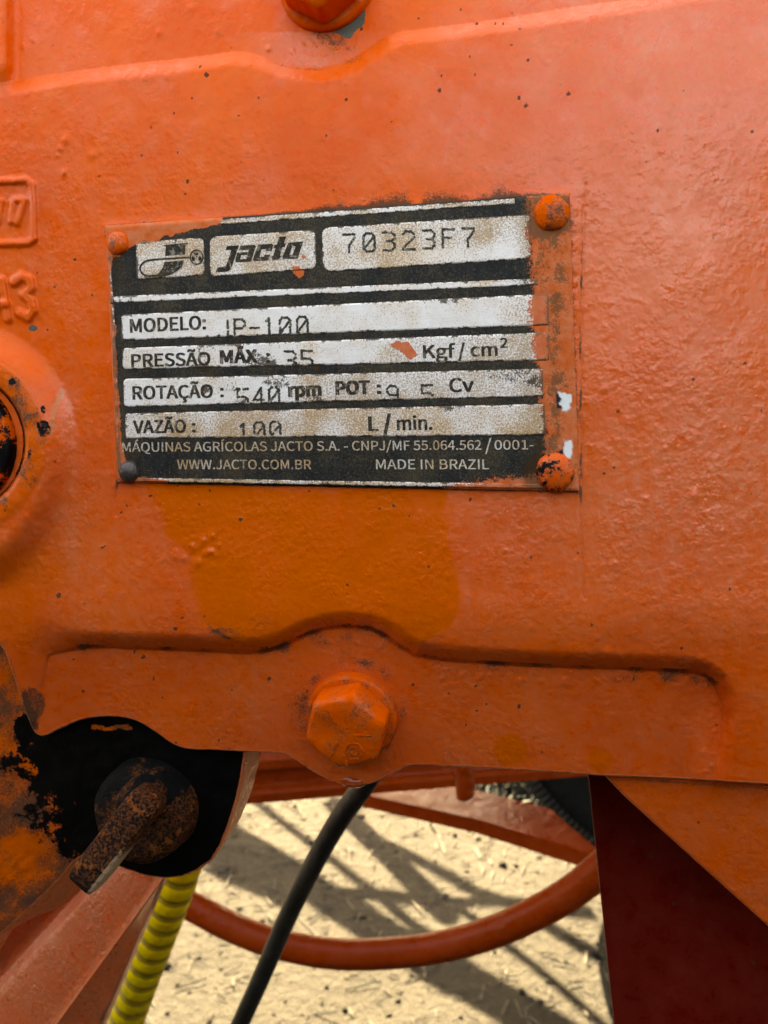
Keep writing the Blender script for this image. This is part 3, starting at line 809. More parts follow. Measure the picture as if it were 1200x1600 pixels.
def wob(a, r): return 1 + 0.012 * math.sin(3 * a + 1) + 0.008 * math.sin(7 * a)
disc = lathe('valve_disc', [(0.0, -0.0046), (0.004, -0.0046), (0.0085, -0.0045), (0.0115, -0.0041), (0.0134, -0.0032), (0.0143, -0.0018), (0.0146, 0.0), (0.0144, 0.003), (0.0150, 0.005), (0.0150, 0.010)], V(dc), RUSTY, None, 72, wob)
rust_mask(disc, lambda c: 0 * c[:, 0], lambda c: 0.13 + 0.60 * smooth(c[:, 2] - dc[2], 0.000, 0.010) + 0.34 * smooth(dc[0] - c[:, 0], 0.004, 0.013), 5)
put_under(disc, cock)
hub = lathe('hub', [(0.0, -0.0120), (0.0042, -0.0118), (0.0058, -0.0105), (0.0062, -0.008), (0.0066, -0.003)], V(at(238, 1236, 0.0095)), RUSTY, None, 40, wob)
rust_mask(hub, lambda c: 0 * c[:, 0], lambda c: 0.55 + 0 * c[:, 0], 6)
put_under(hub, cock)
# wing handle: stations along the bar, each a rounded rectangle
def handle():
    A = at(236, 1243, -0.0035); B = at(131, 1378, -0.0100)
    ax = B - A; L = np.linalg.norm(ax); ax /= L
    dirn = np.array([0, -1.0, 0]); wv = np.cross(ax, dirn); wv /= np.linalg.norm(wv); dv = np.cross(wv, ax)
    rows = []
    for t, wd, dp in ((-0.04, 0.6, 0.6), (0.0, 0.92, 0.9), (0.15, 1.0, 1.0), (0.35, 0.97, 1.0), (0.6, 0.95, 0.96), (0.8, 0.99, 0.92), (0.93, 0.96, 0.84), (0.985, 0.84, 0.7), (1.0, 0.6, 0.5)):
        hw = 0.0046 * wd; hd = 0.0058 * dp
        ring = []
        for k in range(24):
            a = 2 * math.pi * k / 24
            ca, sa = math.cos(a), math.sin(a)
            e = 0.32
            u = hw * math.copysign(abs(ca) ** e, ca); v = hd * math.copysign(abs(sa) ** e, sa)
            ring.append(A + ax * L * t + wv * u + dv * (v))
        rows.append(ring)
    bm = bmesh.new()
    vs = [[bm.verts.new(V(p)) for p in r] for r in rows]
    for i in range(len(vs) - 1):
        for k in range(24): bm.faces.new((vs[i][k], vs[i][(k + 1) % 24], vs[i + 1][(k + 1) % 24], vs[i + 1][k]))
    bm.faces.new(vs[0]); bm.faces.new(vs[-1])
    bmesh.ops.recalc_face_normals(bm, faces=bm.faces[:])
    bmesh.ops.subdivide_edges(bm, edges=bm.edges[:], cuts=2, use_grid_fill=True)
    me = bpy.data.meshes.new('wing_handle'); bm.to_mesh(me); bm.free()
    o = link_mesh('wing_handle', me, RUSTY, None)
    sd = np.array(A); 
    def bounce_strip(c):
        q = c - A
        t = q @ ax / L
        u = q @ wv
        s_ = np.sign(wv[0])
        return 0.9 * smooth(u * s_, 0.0026, 0.0034) * smooth(t, 0.15, 0.75)  # tan strip on one flank: ground bounce painted in
    rust_mask(o, bounce_strip, lambda c: 0.12 + 0.45 * smooth((c - A) @ ax / L, 0.75, 1.0), 8)
    put_under(o, cock)
handle()

# drop of oil hanging from the lower lip of the bolt boss
def glass():
    s = NT('clear_drop')
    s.bsdf.inputs['Transmission Weight'].default_value = 1.0
    s.bsdf.inputs['IOR'].default_value = 1.38
    return s.done((0.95, 0.85, 0.7), 0.02)
wp = at(553, 1217, 0.0150)
bm = bmesh.new()
bmesh.ops.create_uvsphere(bm, u_segments=32, v_segments=20, radius=1.0)
for v in bm.verts:
    x, y, z = v.co
    k = 1 - 0.25 * max(0, z)
    v.co = (wp[0] + x * 0.0043 * k * 1.0, wp[1] + y * 0.0028 * k, wp[2] + z * 0.0024)
me = bpy.data.meshes.new('liquid_drop'); bm.to_mesh(me); bm.free()
drop = link_mesh('liquid_drop', me, glass())
tag(drop, 'clear drop of liquid hanging from the lowest lip of the casing under the bolt', 'drop')

# ------------------------------------------------------------------ nameplate
PLY = -0.0012
plate_root = empty('nameplate', V(at(540, 760, 0.0)))
tag(plate_root, 'worn black and white metal data plate riveted to the orange pump casing', 'nameplate')
bpy.context.view_layer.update()

OVER_R = [(826, 250), (828, 330), (829, 400), (834, 440), (838, 462), (832, 470), (831, 508), (838, 520), (838, 562), (848, 578), (846, 620), (852, 650), (856, 690), (852, 740), (700, 762), (700, 800), (960, 800), (960, 250)]
OVER_L = [(130, 330), (350, 330), (346, 352), (300, 360), (262, 368), (236, 380), (212, 383), (206, 387), (190, 394), (177, 402), (173, 425), (177, 470), (183, 560), (190, 690), (202, 744), (262, 750), (262, 790), (130, 790)]
GRIME = [(404, 562, 30, 12, .62), (424, 566, 12, 8, .5), (344, 609, 20, 9, .62), (366, 605, 10, 9, .5), (308, 556, 14, 20, .75), (282, 563, 10, 12, .5), (230, 568, 6, 12, .35), (247, 602, 6, 10, .5), (270, 512, 10, 12, .4), (236, 508, 6, 8, .4), (352, 534, 8, 8, .8), (335, 545, 8, 5, .7), (374, 540, 6, 8, .8), (322, 610, 12, 8, .6),
         (430, 598, 22, 9, .75), (448, 604, 12, 6, .5), (465, 570, 12, 7, .5), (495, 575, 10, 5, .8), (660, 572, 10, 4, .5), (700, 470, 18, 6, .9), (480, 496, 18, 8, .35), (775, 588, 20, 8, .55), (815, 592, 24, 14, .75), (838, 600, 14, 12, .45), (700, 640, 20, 8, .5), (235, 437, 12, 6, .6), (225, 378, 12, 8, .4), (275, 380, 10, 6, .4), (256, 520, 8, 6, .3),
         (470, 612, 14, 12, .4), (494, 621, 12, 6, .6), (382, 628, 12, 5, .6), (540, 606, 10, 10, .35), (205, 660, 10, 12, .4), (500, 680, 12, 5, .4), (612, 660, 8, 5, .3), (210, 700, 22, 10, .6), (640, 574, 8, 4, .5), (325, 575, 14, 5, .7), (425, 636, 12, 4, .5), (290, 690, 16, 4, .4)]
def plate_masks(px, py):
    n1 = fbm(px, py, 16, 401, 4); n2 = fbm(px, py, 40, 411, 3)
    orr = smooth(sdist(px + 14 * n1, py + 8 * n1, OVER_R), -22, 15)
    orr = orr * (1 - 0.25 * smooth(30 - np.abs(py - 735) + 20 * n1, 0, 20) * (px < 880) * (px > 800))
    ol = smooth(sdist(px + 8 * n1, py + 10 * n1, OVER_L), -4, 4)
    over = np.maximum(orr, ol)
    over = np.maximum(over, 1.1 * smooth(sdist(px + 5 * n1, py + 5 * n1, [(457, 418), (466, 416), (474, 424), (474, 430), (466, 433), (458, 426)]), -3, 2))
    over = np.maximum(over, 0.9 * smooth(5 - np.hypot((px - 475) / 1.2, py - 402) + 8 * n1, 0, 4))
    over = np.maximum(over, 0.95 * smooth(sdist(px + 4 * n1, py + 6 * n1, [(607, 538), (622, 533), (640, 536), (652, 552), (640, 564), (630, 552), (618, 546)]), -3, 3))
    tc = np.array([(190, 380), (860, 330), (866, 735), (200, 735)])
    dirt = np.zeros_like(px)
    for gx_, gy_, a, b, g in GRIME:
        dirt += g * np.exp(-((px - gx_) / a) ** 2 - ((py - gy_) / b) ** 2) * (0.8 + 1.6 * n1)
    dirt += 0.28 * smooth(px, 825, 850) * (py > 300) * (0.8 + 2.0 * n2)
    dirt += 0.75 * np.exp(-((px - 868) / 13) ** 2) * smooth(py, 330, 400) * (1 - smooth(py, 690, 730)) * (0.6 + 2.2 * n1) * 0.8
    dirt += 0.65 * np.exp(-((px - 836) / 16) ** 2) * (smooth(py, 300, 310) * (1 - smooth(py, 440, 470)) + smooth(py, 680, 700)) * (0.7 + 2.0 * n1)
    dirt += 0.55 * np.exp(-((px - 180) / 7) ** 2) * (0.6 + 2 * n2) + 0.4 * np.exp(-((px - 195) / 20) ** 2 - ((py - 430) / 40) ** 2)
    dirt += 0.75 * np.exp(-((np.hypot(px - 200, py - 735) - 22) / 9) ** 2) * 0.5
    dirt += 0.65 * np.exp(-((np.hypot(px - 860, py - 332) - 30) / 10) ** 2) * (0.8 + 1.5 * n1)
    dirt += 0.7 * np.exp(-((px - 832) / 22) ** 2 - ((py - 738) / 20) ** 2)
    grain = 0.35 + 0 * px
    grain = np.where(py < 445 - (px - 170) * 0.03, 0.62, grain)
    grain = np.where((py < 440) & (px > 500), 0.50 + 0.22 * smooth(px, 620, 780) - 0.40 * np.exp(-((px - 690) / 70) ** 2 - ((py - 398) / 14) ** 2) - 0.4 * np.exp(-((px - 790) / 40) ** 2 - ((py - 395) / 20) ** 2), grain)
    row1 = (py > 455 - (px - 170) * .02) & (py < 534 - (px - 190) * 0.03)
    grain = np.where(row1, 0.16 + 0.2 * smooth(px, 700, 830), grain)
    row2 = (py >= 534 - (px - 190) * 0.03) & (py < 580 - (px - 190) * 0.012)
    grain = np.where(row2, 0.20 + 0.35 * smooth(px, 560, 640), grain)
    row3 = (py >= 584 - (px - 190) * 0.012) & (py < 640)
    grain = np.where(row3, 0.25 + 0.42 * smooth(px, 400, 540), grain)
    row4 = (py >= 638)
    grain = np.where(row4, 0.66 - 0.15 * smooth(px, 400, 700), grain)
    grain = grain + 0.10 + 0.6 * n2 + 0.25 * smooth(px, 790, 840)
    tan = np.clip(0.38 + 1.4 * n2 + 0.35 * row4 + 0.2 * (py < 440) + 0.3 * np.exp(-((px - 225) / 20) ** 2) * (py < 400), 0, 1)
    n3 = fbm(px, py, 7, 431, 3)
    white = smooth(sdist(px + 12 * n3, py + 14 * n3, [(874, 615), (892, 616), (891, 643), (876, 641)]), -1.5, 1.5)
    white = np.maximum(white, smooth(sdist(px + 12 * n3, py + 14 * n3, [(880, 688), (893, 686), (893, 716), (882, 712)]), -1.5, 1.5))
    dark = smooth(sdist(px, py + 5 * n1, [(868, 616), (879, 614), (878, 640), (870, 638)]), -1, 1.5)
    dark = np.maximum(dark, smooth(sdist(px, py, [(870, 706), (881, 700), (882, 712), (874, 714)]), -1, 1.5))
    return over, dirt, grain, tan, white, dark

def plate_material(name, base, base2, rough, metal, is_white, worn=None):
    s = NT(name)
    s.tc.object = plate_root
    over, dirt, grain = s.attr('mask_a')
    tan, white, dark = s.attr('mask_b')
    fine = s.noise(1500, 4, 0.65); mid = s.noise(420, 4, 0.6); grit = s.noise(2300, 3, 0.75); big = s.noise(90, 3, 0.6)
    st = s.n('ShaderNodeMapping'); s.put(st.inputs['Vector'], s.co); st.inputs['Scale'].default_value = (120, 1, 2600)
    brush = s.noise(1.0, 3, 0.6, st.outputs[0])
    c = s.mix(s.rng(mid, 0.3, 0.7), base, base2)
    if is_white:
        c = s.mix(s.m('MULTIPLY', s.rng(brush, 0.42, 0.75), 0.22), c, (0.50, 0.43, 0.40))
        # sandy speckle eaten into the white
        gf = s.rng(s.m('ADD', grain, s.m('MULTIPLY', s.m('SUBTRACT', grit, 0.5), 3.2)), 0.45, 0.85)
        gcol = s.mix(tan, (0.34, 0.22, 0.13), (0.36, 0.17, 0.05))
        c = s.mix(s.m('MULTIPLY', s.m('MULTIPLY', tan, tan), 0.45), c, (0.62, 0.38, 0.16))
        c = s.mix(s.m('MULTIPLY', gf, 0.80), c, gcol)
        g2 = s.rng(s.m('ADD', s.m('MULTIPLY', grain, 0.6), s.m('MULTIPLY', s.m('SUBTRACT', grit, 0.5), 3.0)), 0.80, 1.02)
        c = s.mix(s.m('MULTIPLY', g2, 0.8), c, (0.10, 0.065, 0.035))
    else:
        gf = s.rng(s.m('ADD', grit, s.m('MULTIPLY', big, 0.35)), 0.66, 0.84)
        c = s.mix(s.m('MULTIPLY', gf, 0.55), c, (0.15, 0.105, 0.06))
        c = s.mix(s.m('MULTIPLY', s.rng(big, 0.4, 0.7), 0.4), c, (0.055, 0.040, 0.022))
        g3 = s.rng(fine, 0.66, 0.76)
        c = s.mix(s.m('MULTIPLY', g3, 0.35), c, (0.20, 0.17, 0.14))
    if worn:
        wf = s.rng(s.m('ADD', s.m('MULTIPLY', s.noise(650, 4, 0.65), 0.65), s.m('MULTIPLY', grit, 0.35)), 0.53, 0.60)
        c = s.mix(s.m('MULTIPLY', wf, 0.62), c, worn)
    nz = s.m('ADD', s.m('MULTIPLY', s.m('SUBTRACT', grit, 0.5), 1.5), s.m('MULTIPLY', s.m('SUBTRACT', s.noise(900, 4, 0.65), 0.5), 1.5))
    df = s.rng(s.m('ADD', dirt, nz), 0.38, 0.66)
    df = s.m('MULTIPLY', df, s.rng(dirt, 0.02, 0.15))
    c = s.mix(s.m('MULTIPLY', df, 0.92), c, s.mix(mid, (0.014, 0.010, 0.006), (0.085, 0.038, 0.012)))
    of = s.rng(s.m('ADD', over, s.m('MULTIPLY', nz, 0.75)), 0.40, 0.62)
    oc = s.mix(s.rng(mid, 0.3, 0.7), (0.58, 0.092, 0.018), (0.60, 0.150, 0.062))
    od = s.rng(s.m('ADD', dirt, nz), 0.36, 0.75)
    oc = s.mix(s.m('MULTIPLY', s.m('MULTIPLY', od, s.rng(dirt, 0.02, 0.2)), 0.75), oc, (0.10, 0.055, 0.025))
    c = s.mix(s.m('MULTIPLY', of, s.rng(over, 0.03, 0.2)), c, oc)
    c = s.mix(dark, c, (0.015, 0.016, 0.022))
    c = s.mix(white, c, (0.68, 0.68, 0.66))
    r = s.mixf(s.m('MAXIMUM', df, of), rough, 0.6)
    h = s.m('ADD', s.m('MULTIPLY', grit, 0.5), s.m('ADD', s.m('MULTIPLY', fine, 0.5), s.m('MULTIPLY', of, s.m('ADD', 0.5, s.m('MULTIPLY', mid, 1.2)))))
    nb = s.bump(h, 0.00007, 1.0)
    return s.done(c, r, metal, nb, 0.3 if is_white else 0.06)
INK = plate_material('black_plate_ink', (0.012, 0.012, 0.013), (0.022, 0.021, 0.020), 0.5, 0.0, False)
WHITE = plate_material('white_plate_face', (0.72, 0.635, 0.60), (0.79, 0.72, 0.695), 0.45, 0.0, True)
TEXTINK = plate_material('black_lettering_ink', (0.018, 0.015, 0.013), (0.034, 0.027, 0.021), 0.55, 0.0, False, (0.34, 0.27, 0.22))
STAMP = plate_material('stamped_digit_ink', (0.022, 0.021, 0.019), (0.05, 0.046, 0.040), 0.5, 0.0, False, (0.40, 0.33, 0.28))
TEXTWHITE = plate_material('pale_lettering_ink', (0.50, 0.47, 0.42), (0.62, 0.59, 0.55), 0.5, 0.0, True, (0.05, 0.045, 0.038))

def proj_px(co):
    d = co - CAM
    z = d @ _fw
    return CX + F * (d @ _rt) / z, CY - F * (d @ _up) / z
def plate_attrs(o, edge_poly=None, extra_dirt=0.0, dull=1.0):
    n = len(o.data.vertices)
    co = np.empty(n * 3); o.data.vertices.foreach_get('co', co); co = co.reshape(-1, 3)
    px, py = proj_px(co)
    over, dirt, grain, tan, white, dark = plate_masks(px, py)
    if edge_poly is not None:
        sd = sdist(px, py, edge_poly)
        n1 = fbm(px, py, 9, 433, 3)
        dirt = dirt + 0.80 * np.exp(-np.maximum(sd, 0) / 2.6) * (0.8 + 2.6 * n1)
    set_attr(o, 'mask_a', (over, (dirt + extra_dirt) * dull, grain)); set_attr(o, 'mask_b', (tan, white, dark))

def quad_grid(q, nx, ny):
    q = np.array(q, float)
    u = np.linspace(0, 1, nx)[None, :]; v = np.linspace(0, 1, ny)[:, None]
    f = lambda k: (q[0, k] * (1 - u) + q[1, k] * u) * (1 - v) + (q[3, k] * (1 - u) + q[2, k] * u) * v
    return f(0), f(1)
def round_quad(q, rad, n=6):
    q = [np.array(p, float) for p in q]
    out = []
    rr = rad if hasattr(rad, '__len__') else [rad] * 4
    for i in range(4):
        p, a, b = q[i], q[i - 1], q[(i + 1) % 4]
        da = (a - p) / np.linalg.norm(a - p); db = (b - p) / np.linalg.norm(b - p)
        r = rr[i]
        if r <= 0: out.append(p); continue
        s0, s1 = p + da * r, p + db * r
        for k in range(n + 1):
            t = k / n
            out.append((1 - t) ** 2 * s0 + 2 * t * (1 - t) * p + t * t * s1)
    return out
def panel(name, q, rad, y, mat, parent, step=3.0, thick=0.0003, eat=True):
    """printed panel with rounded corners: a fine grid whose rim follows the rounded outline"""
    out = round_quad(q, rad)
    px, py = quad_grid(q, int(abs(q[1][0] - q[0][0]) / step) + 2, int(abs(q[3][1] - q[0][1]) / step) + 2)
    # pull corner vertices onto the rounded outline
    r = max(rad) if hasattr(rad, '__len__') else rad
    if r > 0:
        qq = np.array(q, float)
        rads = rad if hasattr(rad, '__len__') else [rad] * 4
        for i in range(4):
            if rads[i] <= 0: continue
            p, a, b = qq[i], qq[i - 1], qq[(i + 1) % 4]
            da = (a - p) / np.linalg.norm(a - p); db = (b - p) / np.linalg.norm(b - p)
            det = da[0] * db[1] - da[1] * db[0]
            s_ = ((px - p[0]) * db[1] - (py - p[1]) * db[0]) / det; t_ = ((py - p[1]) * da[0] - (px - p[0]) * da[1]) / det
            R_ = rads[i]
            m_ = (s_ < R_) & (t_ < R_)
            S, T = R_ - s_, R_ - t_
            mx = np.maximum(S, T); hy = np.hypot(S, T) + 1e-9
            k = np.where(m_, mx / hy, 1.0)
            S2, T2 = S * k, T * k
            s2 = np.where(m_, R_ - S2, s_); t2 = np.where(m_, R_ - T2, t_)
            px = p[0] + s2 * da[0] + t2 * db[0]; py = p[1] + s2 * da[1] + t2 * db[1]
    P = at(px, py, np.full_like(px, y))
    o = grid_mesh(name, P, mat, None)
    if o.data.polygons[0].normal.y > 0: o.data.flip_normals()
    bm = bmesh.new(); bm.from_mesh(o.data)
    be = [e for e in bm.edges if e.is_boundary]
    ex = bmesh.ops.extrude_edge_only(bm, edges=be)
    for v in ex['geom']:
        if isinstance(v, bmesh.types.BMVert): v.co.y += thick
    bm.to_mesh(o.data); bm.free()
    put_under(o, parent)
    plate_attrs(o, [tuple(p) for p in out] if eat else None)
    return o

# the sheet itself
q = PLATE_Q
gx_, gy_ = quad_grid(q, 364, 214)
P = at(gx_, gy_, np.full_like(gx_, PLY))
e_in = np.minimum.reduce([gx_ - gx_.min(1, keepdims=True), gx_.max(1, keepdims=True) - gx_, gy_ - gy_.min(0, keepdims=True), gy_.max(0, keepdims=True) - gy_])
P[..., 1] += 0.0004 * (1 - smooth(e_in, 0, 5)) + 0.00003 * fbm(gx_, gy_, 30, 77, 2)
P[..., 1] -= 0.00022 * np.maximum(fbm(gx_, gy_, 8, 79, 3), 0) * smooth(gx_, 845, 870)
sheet = grid_mesh('plate_sheet', P, INK, None)
if sheet.data.polygons[0].normal.y > 0: sheet.data.flip_normals()
bm = bmesh.new(); bm.from_mesh(sheet.data)
ex = bmesh.ops.extrude_edge_only(bm, edges=[e for e in bm.edges if e.is_boundary])
for v in ex['geom']:
    if isinstance(v, bmesh.types.BMVert): v.co.y = 0.0012
bm.to_mesh(sheet.data); bm.free()
put_under(sheet, plate_root)
plate_attrs(sheet)

Y1 = PLY - 0.00006; Y2 = PLY - 0.00010
def pan(q, rad=9, **k): return panel('printed_panel', q, rad, Y1, WHITE, plate_root, **k)
pan([(212, 378), (318, 371), (320, 430), (214, 437)], [2, 9, 9, 2])
pan([(328, 370), (493, 359), (495, 420), (328, 433)], 11)
pan([(503, 356), (829, 335), (829, 404), (505, 425)], [11, 2, 2, 11])
pan([(189, 492), (857, 459), (858, 508), (190, 532)], [6, 2, 2, 6])
pan([(191, 544), (858, 519), (858, 563), (192, 577)], [6, 2, 2, 6])
pan([(193, 592), (848, 576), (849, 619), (194, 636)], [6, 2, 2, 6])
pan([(195, 646), (851, 631), (853, 680), (197, 685)], [6, 2, 2, 2])
# pale rules round and across the plate
def rule(q): return panel('printed_rule', q, 0, Y1, WHITE, plate_root, step=2.5, eat=True)
rule([(340, 343), (804, 310), (804, 318), (340, 351)])
rule([(177, 463), (840, 435), (840, 445), (178, 473)])
rule([(168, 400), (173, 400), (177, 474), (172, 474)])
rule([(173, 476), (178, 476), (189, 738), (184, 738)])
rule([(190, 746), (880, 757), (880, 764), (190, 752)])

# lettering
FONT = None
try:
    import os
    FONT = bpy.data.fonts.load(os.path.join(bpy.utils.system_resource('DATAFILES'), 'fonts', 'Noto Sans CJK Regular.woff2'))
except Exception:
    FONT = None
def text_mesh(body, l, r, cap, mat, name='lettering', y=Y2, bold=0.0, parent=plate_root, extra_dirt=0.0, lean=0.03, dull=1.0):
    """l, r: baseline ends in photograph pixels; cap: capital height in pixels"""
    cu = bpy.data.curves.new('t', 'FONT')
    cu.font = FONT or cu.font
    cu.body = 'H'; cu.size = 1.0; cu.resolution_u = 4
    to = bpy.data.objects.new('t', cu); COL.objects.link(to)
    bpy.context.view_layer.update()
    hm = bpy.data.meshes.new_from_object(to)
    ch = max(v.co.y for v in hm.vertices)
    cu.body = body
    bpy.context.view_layer.update()
    dg = bpy.context.evaluated_depsgraph_get()
    me = bpy.data.meshes.new_from_object(to.evaluated_get(dg))
    bpy.data.objects.remove(to); bpy.data.meshes.remove(hm)
    n = len(me.vertices)
    co = np.empty(n * 3); me.vertices.foreach_get('co', co); co = co.reshape(-1, 3)
    x0, x1 = co[:, 0].min(), co[:, 0].max()
    u = (co[:, 0] - x0) / (x1 - x0); v = co[:, 1] / ch
    px = l[0] + (r[0] - l[0]) * u - lean * cap * v; py = l[1] + (r[1] - l[1]) * u - cap * v
    P = at(px, py, np.full(n, y))
    bm = bmesh.new()
    w_ = bold * cap * 1.1
    for k, (ox, oy) in enumerate(((0, 0), (-1, -.6), (1, .6), (-1, .6), (1, -.6)) if w_ > 0 else ((0, 0),)):
        P = at(px + ox * w_, py + oy * w_, np.full(n, y - k * 0.000002))
        me.vertices.foreach_set('co', P.reshape(-1).astype(np.float32)); me.update()
        bm.from_mesh(me)
    bmesh.ops.remove_doubles(bm, verts=bm.verts[:], dist=2e-7)
    for f in bm.faces:
        if f.normal.y > 0: f.normal_flip()
    ex = bmesh.ops.extrude_edge_only(bm, edges=[e for e in bm.edges if e.is_boundary])
    for w in ex['geom']:
        if isinstance(w, bmesh.types.BMVert): w.co.y += 0.00006
    bm.to_mesh(me); bm.free()
    me.name = name
    o = link_mesh(name, me, mat, None, False)
    put_under(o, parent)
    plate_attrs(o, extra_dirt=extra_dirt, dull=0.9)
    return o
B = 0.042
text_mesh('MODELO:', (204, 519.5), (321, 514), 20.5, TEXTINK, bold=B)
text_mesh('PRESSÃO', (206, 573.5), (328, 570), 19.5, TEXTINK, bold=B)
text_mesh('MÁX', (345, 567.5), (401, 566), 19.5, TEXTINK, bold=B * 1.6)
text_mesh(':', (417, 566), (421, 566), 19.5, TEXTINK, bold=B)
text_mesh('ROTAÇÃO', (208, 624), (332, 621), 20, TEXTINK, bold=B)
text_mesh(':', (345, 620), (349, 620), 19, TEXTINK, bold=B)
text_mesh('VAZÃO', (209, 677), (290, 675.5), 19.5, TEXTINK, bold=B)
text_mesh(':', (301, 675), (305, 675), 19, TEXTINK, bold=B)
text_mesh('Kgf', (662, 559.5), (711, 558.5), 20, TEXTINK, bold=B)
text_mesh('/', (717, 558.5), (726, 558), 21, TEXTINK, bold=B)
text_mesh('cm', (736, 557), (777, 555.5), 20, TEXTINK, bold=B)
text_mesh('2', (782, 543.5), (793, 543), 15, TEXTINK, bold=B)
text_mesh('rpm', (452, 619.5), (501, 618), 20, TEXTINK, bold=B * 1.9)
text_mesh('POT', (526, 616.5), (577, 615), 20, TEXTINK, bold=B * 1.9)
text_mesh(':', (590, 614.5), (595, 614.5), 18, TEXTINK, bold=B * 1.6)
text_mesh('Cv', (703, 612.5), (740, 611.5), 21, TEXTINK, bold=B)
text_mesh('L', (577, 673), (590, 673), 21.5, TEXTINK, bold=B * 1.5)
text_mesh('/', (600, 675), (610, 674.5), 26, TEXTINK, bold=B * 1.4)
text_mesh('min.', (621, 672), (675, 671), 21, TEXTINK, bold=B)
text_mesh('MÁQUINAS AGRÍCOLAS JACTO S.A. - CNPJ/MF 55.064.562', (191, 706), (752, 702.5), 14.5, TEXTWHITE, bold=0.012)
text_mesh('/', (758, 705), (768, 705), 19, TEXTWHITE, bold=0.012)
text_mesh('0001-', (773, 702.5), (834, 702), 14.5, TEXTWHITE, bold=0.012)
text_mesh('WWW.JACTO.COM.BR', (277, 733), (486, 733), 14.5, TEXTWHITE, bold=0.012)
text_mesh('MADE IN BRAZIL', (588, 733), (764, 733), 15, TEXTWHITE, bold=0.012)

# dot-stamped figures
G = {'0': [[(0, 1), (0, 5), (1, 6), (3, 6), (4, 5), (4, 1), (3, 0), (1, 0), (0, 1)], [(0.3, 1.2), (3.7, 4.8)]], '1': [[(1, 5), (2, 6), (2, 0)]], '2': [[(0, 5), (1, 6), (3, 6), (4, 5), (4, 4), (0, 0.6), (0, 0), (4, 0)]],
     '3': [[(0, 6), (3, 6), (4, 5), (4, 4), (3, 3.1), (1.3, 3.1)], [(3, 3.1), (4, 2), (4, 1), (3, 0), (0, 0)]], '4': [[(3, 0), (3, 6), (0, 2), (4, 2)]], '5': [[(4, 6), (0, 6), (0, 3.4), (3, 3.4), (4, 2.6), (4, 1), (3, 0), (0, 0)]],
     '7': [[(0, 6), (4, 6), (4, 5), (2, 2.4), (1.8, 0)]], '9': [[(4, 3), (1, 3), (0, 4), (0, 5), (1, 6), (3, 6), (4, 5), (4, 1), (3, 0)]], 'F': [[(0, 0), (0, 6), (4, 6)], [(0, 3.2), (3, 3.2)]], 'J': [[(3.4, 6), (3.4, 1), (2.4, 0), (0.6, 0), (0, 1)]],
     'P': [[(0, 0), (0, 6), (3, 6), (4, 5), (4, 4), (3, 3), (0, 3)]], '-': [[(0, 3), (4, 3)]], '.': [[(1.5, 0), (2, 0)]]}
def stamped(items, floor=None, w=17, hgt=28, dot=2.6, name='stamped_number', ragged=0.0):
    """items: (character, x of its left side, baseline y); dots below the line `floor` are lost"""
    polys = []
    for ch, x, yb_, *o_ in items:
        ww = o_[0] if o_ else w
        for line in G[ch]:
            pts = [np.array((x + p[0] / 4 * ww + 0.03 * (hgt * (1 - p[1] / 6)), yb_ - p[1] / 6 * hgt)) for p in line]
            for a, b in zip(pts[:-1], pts[1:]):
                k = max(1, int(np.linalg.norm(b - a) / 2.6))
                for j in range(k + 1):
                    p = a + (b - a) * j / k + rng.normal(0, 0.30, 2)
                    if floor is not None and p[1] + 1.0 > floor(p[0]): continue
                    if rng.random() < ragged: continue
                    r = dot * rng.uniform(0.72, 1.0)
                    polys.append([(p[0] + r * math.cos(t), p[1] + r * math.sin(t)) for t in np.arange(6) * math.pi / 3 + rng.random()])
    o = print_mesh(name, polys, Y2, 0.00006, STAMP, plate_root, stagger=0.00000008)
    plate_attrs(o)
    return o
stamped([(c, 536.5 + i * 31.0, 394.5 - i * 1.65) for i, c in enumerate('70323F7')], w=17.5)
fl = lambda x0, y0, x1, y1: (lambda x: y0 + (y1 - y0) * (x - x0) / (x1 - x0))
stamped([('J', 342, 529), ('P', 366, 527), ('-', 391, 526.5, 13), ('1', 412, 525), ('0', 437, 524.5), ('0', 464, 523)], fl(190, 532, 858, 508), w=16, dot=2.6, ragged=0.02)
stamped([('3', 445, 577), ('5', 471, 576)], fl(192, 577, 858, 563), w=16.5, dot=2.6, ragged=0.02)
stamped([('5', 371, 636), ('4', 396, 634), ('0', 420, 633)], fl(194, 636, 849, 619), w=15.5, dot=2.6, ragged=0.02)
stamped([('9', 605, 631), ('.', 633, 624), ('5', 659, 630)], fl(194, 634, 849, 617), w=16, dot=2.5, ragged=0.02)
stamped([('1', 372, 690), ('0', 397, 688), ('0', 422, 687)], fl(195, 682, 853, 676), w=15.5, dot=2.6, ragged=0.02)

